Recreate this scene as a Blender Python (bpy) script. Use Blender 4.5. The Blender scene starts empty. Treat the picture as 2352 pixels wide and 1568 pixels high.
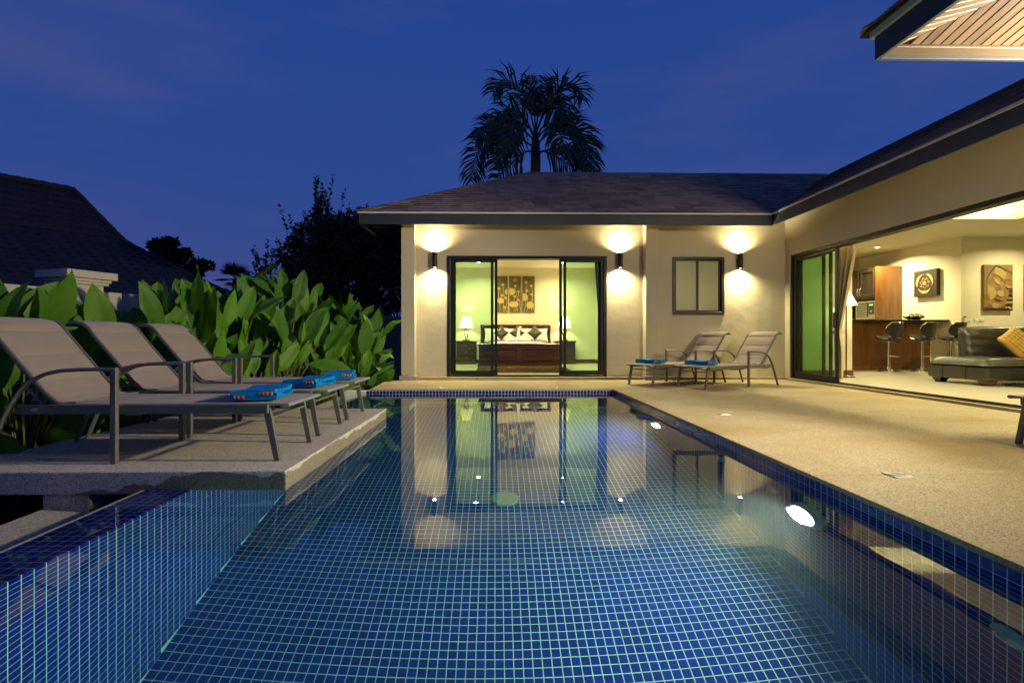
import bpy, bmesh, math, random
from mathutils import Vector, Matrix, Euler
random.seed(7)
PI = math.pi
S = bpy.context.scene
COL = S.collection

# ------------------------------------------------------------------ camera
CAM_H, FPX, PSI = 0.785, 1135.0, math.radians(1.0)
cd = bpy.data.cameras.new('camera'); cam = bpy.data.objects.new('camera', cd); COL.objects.link(cam)
cam.location = (0, 0, CAM_H); cam.rotation_euler = (PI/2, 0, -PSI)
cd.sensor_width = 36.0; cd.lens = 36.0*FPX/2352.0
cd.shift_x = 19/2352; cd.shift_y = -8/2352
cd.clip_start = 0.05; cd.clip_end = 400
S.camera = cam

# ------------------------------------------------------------------ world: dusk sky
W = bpy.data.worlds.new('World'); S.world = W; W.use_nodes = True
wn, wl = W.node_tree.nodes, W.node_tree.links
for n in list(wn): wn.remove(n)
wo = wn.new('ShaderNodeOutputWorld'); bg = wn.new('ShaderNodeBackground')
sky = wn.new('ShaderNodeTexSky'); sky.sky_type = 'NISHITA'; sky.sun_disc = False
sky.sun_elevation = math.radians(-3.5); sky.sun_rotation = math.radians(200)
sky.altitude = 0; sky.air_density = 1.0; sky.dust_density = 0.3; sky.ozone_density = 3.0
tc = wn.new('ShaderNodeTexCoord'); sep = wn.new('ShaderNodeSeparateXYZ'); wl.new(tc.outputs['Generated'], sep.inputs[0])
ramp = wn.new('ShaderNodeValToRGB'); wl.new(sep.outputs['Z'], ramp.inputs[0])
el = ramp.color_ramp.elements
el[0].position = 0.0; el[0].color = (0.040, 0.058, 0.205, 1)
el[1].position = 1.0; el[1].color = (0.012, 0.040, 0.200, 1)
e = ramp.color_ramp.elements.new(0.10); e.color = (0.036, 0.057, 0.215, 1)
e = ramp.color_ramp.elements.new(0.28); e.color = (0.020, 0.055, 0.230, 1)
e = ramp.color_ramp.elements.new(0.55); e.color = (0.0155, 0.048, 0.225, 1)
# soft mauve cloud streaks
mp = wn.new('ShaderNodeMapping'); mp.inputs['Scale'].default_value = (1.3, 1.3, 5.0); mp.inputs['Location'].default_value = (0.35, 0.2, 0.6)
wl.new(tc.outputs['Generated'], mp.inputs[0])
nz = wn.new('ShaderNodeTexNoise'); nz.inputs['Scale'].default_value = 1.7; nz.inputs['Detail'].default_value = 6; nz.inputs['Roughness'].default_value = 0.52
wl.new(mp.outputs[0], nz.inputs['Vector'])
cr = wn.new('ShaderNodeValToRGB'); wl.new(nz.outputs['Fac'], cr.inputs[0])
cr.color_ramp.elements[0].position = 0.46; cr.color_ramp.elements[0].color = (0, 0, 0, 1)
cr.color_ramp.elements[1].position = 0.78; cr.color_ramp.elements[1].color = (0.75, 0.75, 0.75, 1)
mixc = wn.new('ShaderNodeMixRGB'); mixc.inputs['Color2'].default_value = (0.060, 0.068, 0.215, 1)
wl.new(cr.outputs['Color'], mixc.inputs['Fac']); wl.new(ramp.outputs['Color'], mixc.inputs['Color1'])
# the twilight sky texture adds its own faint gradient
add = wn.new('ShaderNodeMixRGB'); add.blend_type = 'ADD'; add.inputs['Fac'].default_value = 0.10
wl.new(mixc.outputs[0], add.inputs['Color1']); wl.new(sky.outputs[0], add.inputs['Color2'])
wl.new(add.outputs[0], bg.inputs['Color']); bg.inputs['Strength'].default_value = 0.84
wl.new(bg.outputs[0], wo.inputs['Surface'])

# ------------------------------------------------------------------ render settings
S.render.engine = 'CYCLES'
S.view_settings.view_transform = 'Standard'; S.view_settings.look = 'None'
S.view_settings.exposure = 0.5; S.view_settings.gamma = 1.0; S.view_settings.use_curve_mapping = False
cy = S.cycles
cy.use_denoising = True
cy.max_bounces = 10; cy.diffuse_bounces = 4; cy.glossy_bounces = 4; cy.transmission_bounces = 8; cy.transparent_max_bounces = 12; cy.volume_bounces = 0
cy.sample_clamp_indirect = 2.5; cy.sample_clamp_direct = 0
cy.caustics_reflective = False; cy.caustics_refractive = True
cy.blur_glossy = 0.5

# ------------------------------------------------------------------ materials
def lk(nt, a, b): nt.links.new(a, b)
def pmat(name, col, rough=0.5, metal=0.0, spec=0.5, noise=None, bump=None, col2=None, coat=0.0, sheen=0.0, trans=0.0):
    """noise=(scale, amount, detail) mottles the colour towards col2; bump=(scale, strength)"""
    m = bpy.data.materials.new(name); m.use_nodes = True
    nt = m.node_tree; b = nt.nodes['Principled BSDF']
    b.inputs['Base Color'].default_value = (*col, 1); b.inputs['Roughness'].default_value = rough
    b.inputs['Metallic'].default_value = metal; b.inputs['Specular IOR Level'].default_value = spec
    b.inputs['Coat Weight'].default_value = coat; b.inputs['Sheen Weight'].default_value = sheen
    if noise or bump:
        t = nt.nodes.new('ShaderNodeTexCoord')
    if noise:
        n = nt.nodes.new('ShaderNodeTexNoise'); n.inputs['Scale'].default_value = noise[0]; n.inputs['Detail'].default_value = noise[2] if len(noise) > 2 else 4
        lk(nt, t.outputs['Object'], n.inputs['Vector'])
        r = nt.nodes.new('ShaderNodeValToRGB'); r.color_ramp.elements[0].position = .35; r.color_ramp.elements[1].position = .65
        lk(nt, n.outputs['Fac'], r.inputs[0])
        c2 = col2 or tuple(c*.6 for c in col)
        mx = nt.nodes.new('ShaderNodeMixRGB'); mx.inputs['Color1'].default_value = (*col, 1); mx.inputs['Color2'].default_value = (*c2, 1)
        ml = nt.nodes.new('ShaderNodeMath'); ml.operation = 'MULTIPLY'; ml.inputs[1].default_value = noise[1]
        lk(nt, r.outputs[0], ml.inputs[0]); lk(nt, ml.outputs[0], mx.inputs['Fac'])
        lk(nt, mx.outputs[0], b.inputs['Base Color'])
    if bump:
        n2 = nt.nodes.new('ShaderNodeTexNoise'); n2.inputs['Scale'].default_value = bump[0]; n2.inputs['Detail'].default_value = 5
        lk(nt, t.outputs['Object'], n2.inputs['Vector'])
        bp = nt.nodes.new('ShaderNodeBump'); bp.inputs['Strength'].default_value = bump[1]; bp.inputs['Distance'].default_value = .02
        lk(nt, n2.outputs['Fac'], bp.inputs['Height']); lk(nt, bp.outputs[0], b.inputs['Normal'])
    return m

def wood(name, c1, c2, rough=.4, axis='x', scale=6, coat=0.0):
    m = bpy.data.materials.new(name); m.use_nodes = True
    nt = m.node_tree; b = nt.nodes['Principled BSDF']
    t = nt.nodes.new('ShaderNodeTexCoord'); mp = nt.nodes.new('ShaderNodeMapping')
    sc = {'x': (1, 9, 9), 'y': (9, 1, 9), 'z': (9, 9, 1)}[axis]
    mp.inputs['Scale'].default_value = tuple(s*scale/6 for s in sc)
    gi = nt.nodes.new('ShaderNodeObjectInfo'); va = nt.nodes.new('ShaderNodeVectorMath'); va.operation = 'ADD'
    ms = nt.nodes.new('ShaderNodeVectorMath'); ms.operation = 'SCALE'; ms.inputs[3].default_value = 37
    cmb = nt.nodes.new('ShaderNodeCombineXYZ')
    for i in range(3): lk(nt, gi.outputs['Random'], cmb.inputs[i])
    lk(nt, cmb.outputs[0], ms.inputs[0]); lk(nt, t.outputs['Object'], va.inputs[0]); lk(nt, ms.outputs[0], va.inputs[1])
    lk(nt, va.outputs[0], mp.inputs[0])
    n = nt.nodes.new('ShaderNodeTexNoise'); n.inputs['Scale'].default_value = 2.4; n.inputs['Detail'].default_value = 6; n.inputs['Distortion'].default_value = .6
    lk(nt, mp.outputs[0], n.inputs['Vector'])
    r = nt.nodes.new('ShaderNodeValToRGB'); r.color_ramp.elements[0].position = .3; r.color_ramp.elements[1].position = .7
    r.color_ramp.elements[0].color = (*c1, 1); r.color_ramp.elements[1].color = (*c2, 1)
    lk(nt, n.outputs['Fac'], r.inputs[0])
    hv = nt.nodes.new('ShaderNodeHueSaturation'); lk(nt, r.outputs[0], hv.inputs['Color'])
    mr = nt.nodes.new('ShaderNodeMapRange'); mr.inputs['To Min'].default_value = .72; mr.inputs['To Max'].default_value = 1.2
    lk(nt, gi.outputs['Random'], mr.inputs['Value']); lk(nt, mr.outputs[0], hv.inputs['Value'])
    lk(nt, hv.outputs[0], b.inputs['Base Color']); b.inputs['Roughness'].default_value = rough; b.inputs['Coat Weight'].default_value = coat
    return m

def emit(name, col, strength):
    m = bpy.data.materials.new(name); m.use_nodes = True; nt = m.node_tree
    b = nt.nodes['Principled BSDF']; b.inputs['Base Color'].default_value = (.8, .8, .8, 1)
    b.inputs['Emission Color'].default_value = (*col, 1); b.inputs['Emission Strength'].default_value = strength
    return m

def glassmat(name, tint, refl=1.0, rough=0.0):
    m = bpy.data.materials.new(name); m.use_nodes = True; nt = m.node_tree
    for n in list(nt.nodes): nt.nodes.remove(n)
    o = nt.nodes.new('ShaderNodeOutputMaterial'); tr = nt.nodes.new('ShaderNodeBsdfTransparent'); tr.inputs[0].default_value = (*tint, 1)
    gl = nt.nodes.new('ShaderNodeBsdfGlossy'); gl.inputs['Roughness'].default_value = rough
    fr = nt.nodes.new('ShaderNodeFresnel'); fr.inputs[0].default_value = 1.5
    mx = nt.nodes.new('ShaderNodeMixShader')
    ge = nt.nodes.new('ShaderNodeNewGeometry'); iv = nt.nodes.new('ShaderNodeMath'); iv.operation = 'SUBTRACT'; iv.inputs[0].default_value = 1; lk(nt, ge.outputs['Backfacing'], iv.inputs[1])
    fm = nt.nodes.new('ShaderNodeMath'); fm.operation = 'MULTIPLY'; lk(nt, fr.outputs[0], fm.inputs[0]); lk(nt, iv.outputs[0], fm.inputs[1])   # leaving the pane adds no second mirror
    lk(nt, fm.outputs[0], mx.inputs[0]); lk(nt, tr.outputs[0], mx.inputs[1]); lk(nt, gl.outputs[0], mx.inputs[2]); lk(nt, mx.outputs[0], o.inputs[0])
    return m

def pebble(name, c1, c2, cs, stain=(.5, .35), wet=None):
    """exposed-aggregate finish: fine grit of two tones, broad stains"""
    m = bpy.data.materials.new(name); m.use_nodes = True; nt = m.node_tree; b = nt.nodes['Principled BSDF']
    t = nt.nodes.new('ShaderNodeTexCoord')
    v = nt.nodes.new('ShaderNodeTexVoronoi'); v.inputs['Scale'].default_value = 190; lk(nt, t.outputs['Object'], v.inputs['Vector'])
    bw = nt.nodes.new('ShaderNodeSeparateColor'); lk(nt, v.outputs['Color'], bw.inputs[0])
    r = nt.nodes.new('ShaderNodeValToRGB'); r.color_ramp.elements[0].color = (*c2, 1); r.color_ramp.elements[1].color = (*c1, 1)
    r.color_ramp.elements[0].position = .1; r.color_ramp.elements[1].position = .7
    lk(nt, bw.outputs[0], r.inputs[0])
    n = nt.nodes.new('ShaderNodeTexNoise'); n.inputs['Scale'].default_value = stain[0]; n.inputs['Detail'].default_value = 7; n.inputs['Roughness'].default_value = .62; n.inputs['Distortion'].default_value = .4
    mpn = nt.nodes.new('ShaderNodeMapping'); mpn.inputs['Scale'].default_value = (1.0, 1.6, 1); lk(nt, t.outputs['Object'], mpn.inputs[0]); lk(nt, mpn.outputs[0], n.inputs['Vector'])
    r2 = nt.nodes.new('ShaderNodeValToRGB'); r2.color_ramp.elements[0].position = .45; r2.color_ramp.elements[1].position = .68
    lk(nt, n.outputs['Fac'], r2.inputs[0])
    ml = nt.nodes.new('ShaderNodeMath'); ml.operation = 'MULTIPLY'; ml.inputs[1].default_value = stain[1]; lk(nt, r2.outputs[0], ml.inputs[0])
    mx = nt.nodes.new('ShaderNodeMixRGB'); mx.blend_type = 'MIX'; mx.inputs['Color2'].default_value = (*cs, 1)
    lk(nt, ml.outputs[0], mx.inputs['Fac']); lk(nt, r.outputs[0], mx.inputs['Color1'])
    out = mx.outputs[0]
    b.inputs['Roughness'].default_value = .8
    if wet:   # damp tide mark along the slab's vertical faces near the water (object z)
        sx = nt.nodes.new('ShaderNodeSeparateXYZ'); lk(nt, t.outputs['Object'], sx.inputs[0])
        nw = nt.nodes.new('ShaderNodeTexNoise'); nw.inputs['Scale'].default_value = 5; nw.inputs['Detail'].default_value = 6; lk(nt, t.outputs['Object'], nw.inputs['Vector'])
        # height of the damp line falls off to the left (x) of the front face
        mrx = nt.nodes.new('ShaderNodeMapRange'); mrx.inputs['From Min'].default_value = wet[0]; mrx.inputs['From Max'].default_value = wet[1]
        mrx.inputs['To Min'].default_value = -.11; mrx.inputs['To Max'].default_value = .12; lk(nt, sx.outputs['X'], mrx.inputs['Value'])
        nn = nt.nodes.new('ShaderNodeMath'); nn.operation = 'MULTIPLY_ADD'; nn.inputs[1].default_value = .14; nn.inputs[2].default_value = -.075; lk(nt, nw.outputs['Fac'], nn.inputs[0])
        ad = nt.nodes.new('ShaderNodeMath'); ad.operation = 'ADD'; lk(nt, mrx.outputs[0], ad.inputs[0]); lk(nt, nn.outputs[0], ad.inputs[1])
        lt = nt.nodes.new('ShaderNodeMath'); lt.operation = 'LESS_THAN'; lk(nt, sx.outputs['Z'], lt.inputs[0]); lk(nt, ad.outputs[0], lt.inputs[1])
        g = nt.nodes.new('ShaderNodeNewGeometry'); sg = nt.nodes.new('ShaderNodeSeparateXYZ'); lk(nt, g.outputs['Normal'], sg.inputs[0])
        ab = nt.nodes.new('ShaderNodeMath'); ab.operation = 'LESS_THAN'; ab.inputs[1].default_value = .5; lk(nt, sg.outputs['Z'], ab.inputs[0])
        mm = nt.nodes.new('ShaderNodeMath'); mm.operation = 'MULTIPLY'; lk(nt, lt.outputs[0], mm.inputs[0]); lk(nt, ab.outputs[0], mm.inputs[1])
        mw = nt.nodes.new('ShaderNodeMixRGB'); mw.blend_type = 'MULTIPLY'; mw.inputs['Color2'].default_value = (.42, .36, .28, 1)
        lk(nt, mm.outputs[0], mw.inputs['Fac']); lk(nt, out, mw.inputs['Color1']); out = mw.outputs[0]
    lk(nt, out, b.inputs['Base Color'])
    bp = nt.nodes.new('ShaderNodeBump'); bp.inputs['Strength'].default_value = .5; bp.inputs['Distance'].default_value = .003
    lk(nt, v.outputs['Distance'], bp.inputs['Height']); lk(nt, bp.outputs[0], b.inputs['Normal'])
    return m

def tilemat(name, spec):
    m = bpy.data.materials.new(name); m.use_nodes = True; nt = m.node_tree; b = nt.nodes['Principled BSDF']
    g = nt.nodes.new('ShaderNodeNewGeometry'); sc = nt.nodes.new('ShaderNodeVectorMath'); sc.operation = 'SCALE'; sc.inputs[3].default_value = 20.0
    lk(nt, g.outputs['Position'], sc.inputs[0])
    n = nt.nodes.new('ShaderNodeTexWhiteNoise'); n.noise_dimensions = '3D'
    fl = nt.nodes.new('ShaderNodeVectorMath'); fl.operation = 'FLOOR'; lk(nt, sc.outputs[0], fl.inputs[0]); lk(nt, fl.outputs[0], n.inputs['Vector'])
    r = nt.nodes.new('ShaderNodeValToRGB'); r.color_ramp.elements[0].color = (.0025, .008, .130, 1); r.color_ramp.elements[1].color = (.004, .013, .205, 1)
    lk(nt, n.outputs['Value'], r.inputs[0]); lk(nt, r.outputs[0], b.inputs['Base Color'])
    b.inputs['Roughness'].default_value = .14; b.inputs['Specular IOR Level'].default_value = spec
    n2 = nt.nodes.new('ShaderNodeTexNoise'); n2.inputs['Scale'].default_value = 60; lk(nt, g.outputs['Position'], n2.inputs['Vector'])
    bp = nt.nodes.new('ShaderNodeBump'); bp.inputs['Strength'].default_value = .12; bp.inputs['Distance'].default_value = .004; lk(nt, n2.outputs['Fac'], bp.inputs['Height']); lk(nt, bp.outputs[0], b.inputs['Normal'])
    return m

def watermat():
    m = bpy.data.materials.new('pool_water'); m.use_nodes = True; nt = m.node_tree
    for n in list(nt.nodes): nt.nodes.remove(n)
    o = nt.nodes.new('ShaderNodeOutputMaterial'); gl = nt.nodes.new('ShaderNodeBsdfGlass'); gl.inputs['IOR'].default_value = 1.333; gl.inputs['Roughness'].default_value = 0
    gl.inputs['Color'].default_value = (1, 1, 1, 1)
    t = nt.nodes.new('ShaderNodeTexCoord'); n = nt.nodes.new('ShaderNodeTexNoise'); n.inputs['Scale'].default_value = 2.2; n.inputs['Detail'].default_value = 2; lk(nt, t.outputs['Object'], n.inputs['Vector'])
    bp = nt.nodes.new('ShaderNodeBump'); bp.inputs['Strength'].default_value = .02; bp.inputs['Distance'].default_value = .05; lk(nt, n.outputs['Fac'], bp.inputs['Height']); lk(nt, bp.outputs[0], gl.inputs['Normal'])
    ab = nt.nodes.new('ShaderNodeVolumeAbsorption'); ab.inputs['Color'].default_value = (.20, .84, .79, 1); ab.inputs['Density'].default_value = .34
    sc = nt.nodes.new('ShaderNodeVolumeScatter'); sc.inputs['Color'].default_value = (.8, .97, 1, 1); sc.inputs['Density'].default_value = .026; sc.inputs['Anisotropy'].default_value = .3
    ad = nt.nodes.new('ShaderNodeAddShader'); lk(nt, ab.outputs[0], ad.inputs[0]); lk(nt, sc.outputs[0], ad.inputs[1])
    gs = nt.nodes.new('ShaderNodeBsdfGlossy'); gs.inputs['Roughness'].default_value = 0; lk(nt, bp.outputs[0], gs.inputs['Normal'])
    fr = nt.nodes.new('ShaderNodeFresnel'); fr.inputs[0].default_value = 1.333; fk = nt.nodes.new('ShaderNodeMath'); fk.operation = 'MULTIPLY'; fk.inputs[1].default_value = .5; lk(nt, fr.outputs[0], fk.inputs[0])
    ge = nt.nodes.new('ShaderNodeNewGeometry'); iv = nt.nodes.new('ShaderNodeMath'); iv.operation = 'SUBTRACT'; iv.inputs[0].default_value = 1; lk(nt, ge.outputs['Backfacing'], iv.inputs[1])
    fm = nt.nodes.new('ShaderNodeMath'); fm.operation = 'MULTIPLY'; lk(nt, fk.outputs[0], fm.inputs[0]); lk(nt, iv.outputs[0], fm.inputs[1])
    mx = nt.nodes.new('ShaderNodeMixShader'); lk(nt, fm.outputs[0], mx.inputs[0]); lk(nt, gl.outputs[0], mx.inputs[1]); lk(nt, gs.outputs[0], mx.inputs[2])
    lk(nt, mx.outputs[0], o.inputs['Surface']); lk(nt, ad.outputs[0], o.inputs['Volume'])
    return m

def leafmat(name, c1, c2, rough=.42, transl=.25, veins=True):
    m = bpy.data.materials.new(name); m.use_nodes = True; nt = m.node_tree; b = nt.nodes['Principled BSDF']
    out = nt.nodes['Material Output']
    oi = nt.nodes.new('ShaderNodeObjectInfo'); t = nt.nodes.new('ShaderNodeTexCoord')
    n = nt.nodes.new('ShaderNodeTexNoise'); n.inputs['Scale'].default_value = 5; n.inputs['Detail'].default_value = 3; lk(nt, t.outputs['Object'], n.inputs['Vector'])
    ad = nt.nodes.new('ShaderNodeMath'); ad.operation = 'MULTIPLY_ADD'; ad.inputs[1].default_value = .4; lk(nt, n.outputs['Fac'], ad.inputs[0])
    sb = nt.nodes.new('ShaderNodeMath'); sb.operation = 'MULTIPLY'; sb.inputs[1].default_value = .75; lk(nt, oi.outputs['Random'], sb.inputs[0]); lk(nt, sb.outputs[0], ad.inputs[2])
    r = nt.nodes.new('ShaderNodeValToRGB'); r.color_ramp.elements[0].color = (*c1, 1); r.color_ramp.elements[1].color = (*c2, 1); lk(nt, ad.outputs[0], r.inputs[0])
    lk(nt, r.outputs[0], b.inputs['Base Color']); b.inputs['Roughness'].default_value = rough
    tl = nt.nodes.new('ShaderNodeBsdfTranslucent'); lk(nt, r.outputs[0], tl.inputs[0]); mx = nt.nodes.new('ShaderNodeMixShader'); mx.inputs[0].default_value = transl
    lk(nt, b.outputs[0], mx.inputs[1]); lk(nt, tl.outputs[0], mx.inputs[2]); lk(nt, mx.outputs[0], out.inputs[0])
    if veins:
        w = nt.nodes.new('ShaderNodeTexWave'); w.wave_type = 'BANDS'; w.bands_direction = 'X'; w.inputs['Scale'].default_value = 9; w.inputs['Distortion'].default_value = 1.2; lk(nt, t.outputs['Object'], w.inputs['Vector'])
        bp = nt.nodes.new('ShaderNodeBump'); bp.inputs['Strength'].default_value = .10; bp.inputs['Distance'].default_value = .01; lk(nt, w.outputs['Fac'], bp.inputs['Height']); lk(nt, bp.outputs[0], b.inputs['Normal'])
    return m

def towelmat():
    m = bpy.data.materials.new('towel_cloth'); m.use_nodes = True; nt = m.node_tree; b = nt.nodes['Principled BSDF']
    t = nt.nodes.new('ShaderNodeTexCoord'); mp = nt.nodes.new('ShaderNodeMapping'); mp.inputs['Scale'].default_value = (1, 2.4, 1); lk(nt, t.outputs['Object'], mp.inputs[0])
    n = nt.nodes.new('ShaderNodeTexNoise'); n.inputs['Scale'].default_value = 9; n.inputs['Detail'].default_value = 4; n.inputs['Distortion'].default_value = 1.4; lk(nt, mp.outputs[0], n.inputs['Vector'])
    r = nt.nodes.new('ShaderNodeValToRGB'); r.color_ramp.elements[0].position = .60; r.color_ramp.elements[1].position = .63
    r.color_ramp.elements[0].color = (.0, .17, .46, 1); r.color_ramp.elements[1].color = (.02, .02, .07, 1)
    lk(nt, n.outputs['Fac'], r.inputs[0]); lk(nt, r.outputs[0], b.inputs['Base Color']); b.inputs['Roughness'].default_value = 1; b.inputs['Specular IOR Level'].default_value = .1
    n2 = nt.nodes.new('ShaderNodeTexNoise'); n2.inputs['Scale'].default_value = 220; lk(nt, t.outputs['Object'], n2.inputs['Vector'])
    bp = nt.nodes.new('ShaderNodeBump'); bp.inputs['Strength'].default_value = .5; bp.inputs['Distance'].default_value = .004; lk(nt, n2.outputs['Fac'], bp.inputs['Height']); lk(nt, bp.outputs[0], b.inputs['Normal'])
    return m

def stripemat():
    m = bpy.data.materials.new('towel_stripe'); m.use_nodes = True; nt = m.node_tree; b = nt.nodes['Principled BSDF']
    t = nt.nodes.new('ShaderNodeTexCoord'); w = nt.nodes.new('ShaderNodeTexWave'); w.bands_direction = 'X'; w.inputs['Scale'].default_value = 13; w.inputs['Distortion'].default_value = .8; lk(nt, t.outputs['Object'], w.inputs['Vector'])
    r = nt.nodes.new('ShaderNodeValToRGB'); r.color_ramp.interpolation = 'CONSTANT'
    r.color_ramp.elements[0].color = (.22, .01, .02, 1); r.color_ramp.elements[1].position = .75; r.color_ramp.elements[1].color = (.6, .3, .02, 1)
    e = r.color_ramp.elements.new(.5); e.color = (.35, .04, .01, 1)
    lk(nt, w.outputs['Fac'], r.inputs[0]); lk(nt, r.outputs[0], b.inputs['Base Color']); b.inputs['Roughness'].default_value = .95
    return m

def shinglemat(name, c1, c2, rough=.85):
    m = bpy.data.materials.new(name); m.use_nodes = True; nt = m.node_tree; b = nt.nodes['Principled BSDF']
    g = nt.nodes.new('ShaderNodeNewGeometry'); r = nt.nodes.new('ShaderNodeValToRGB')
    oi = nt.nodes.new('ShaderNodeObjectInfo'); ad = nt.nodes.new('ShaderNodeMath'); ad.operation = 'ADD'
    lk(nt, g.outputs['Random Per Island'], ad.inputs[0]); lk(nt, oi.outputs['Random'], ad.inputs[1])
    fr = nt.nodes.new('ShaderNodeMath'); fr.operation = 'FRACT'; lk(nt, ad.outputs[0], fr.inputs[0]); lk(nt, fr.outputs[0], r.inputs[0])
    r.color_ramp.elements[0].color = (*c1, 1); r.color_ramp.elements[1].color = (*c2, 1)
    n = nt.nodes.new('ShaderNodeTexNoise'); n.inputs['Scale'].default_value = 90; lk(nt, g.outputs['Position'], n.inputs['Vector'])
    mx = nt.nodes.new('ShaderNodeMixRGB'); mx.blend_type = 'OVERLAY'; mx.inputs['Fac'].default_value = .5; lk(nt, r.outputs[0], mx.inputs['Color1']); lk(nt, n.outputs['Color'], mx.inputs['Color2'])
    hs = nt.nodes.new('ShaderNodeHueSaturation'); hs.inputs['Saturation'].default_value = .9; lk(nt, mx.outputs[0], hs.inputs['Color'])
    lk(nt, hs.outputs[0], b.inputs['Base Color']); b.inputs['Roughness'].default_value = rough
    return m

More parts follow.
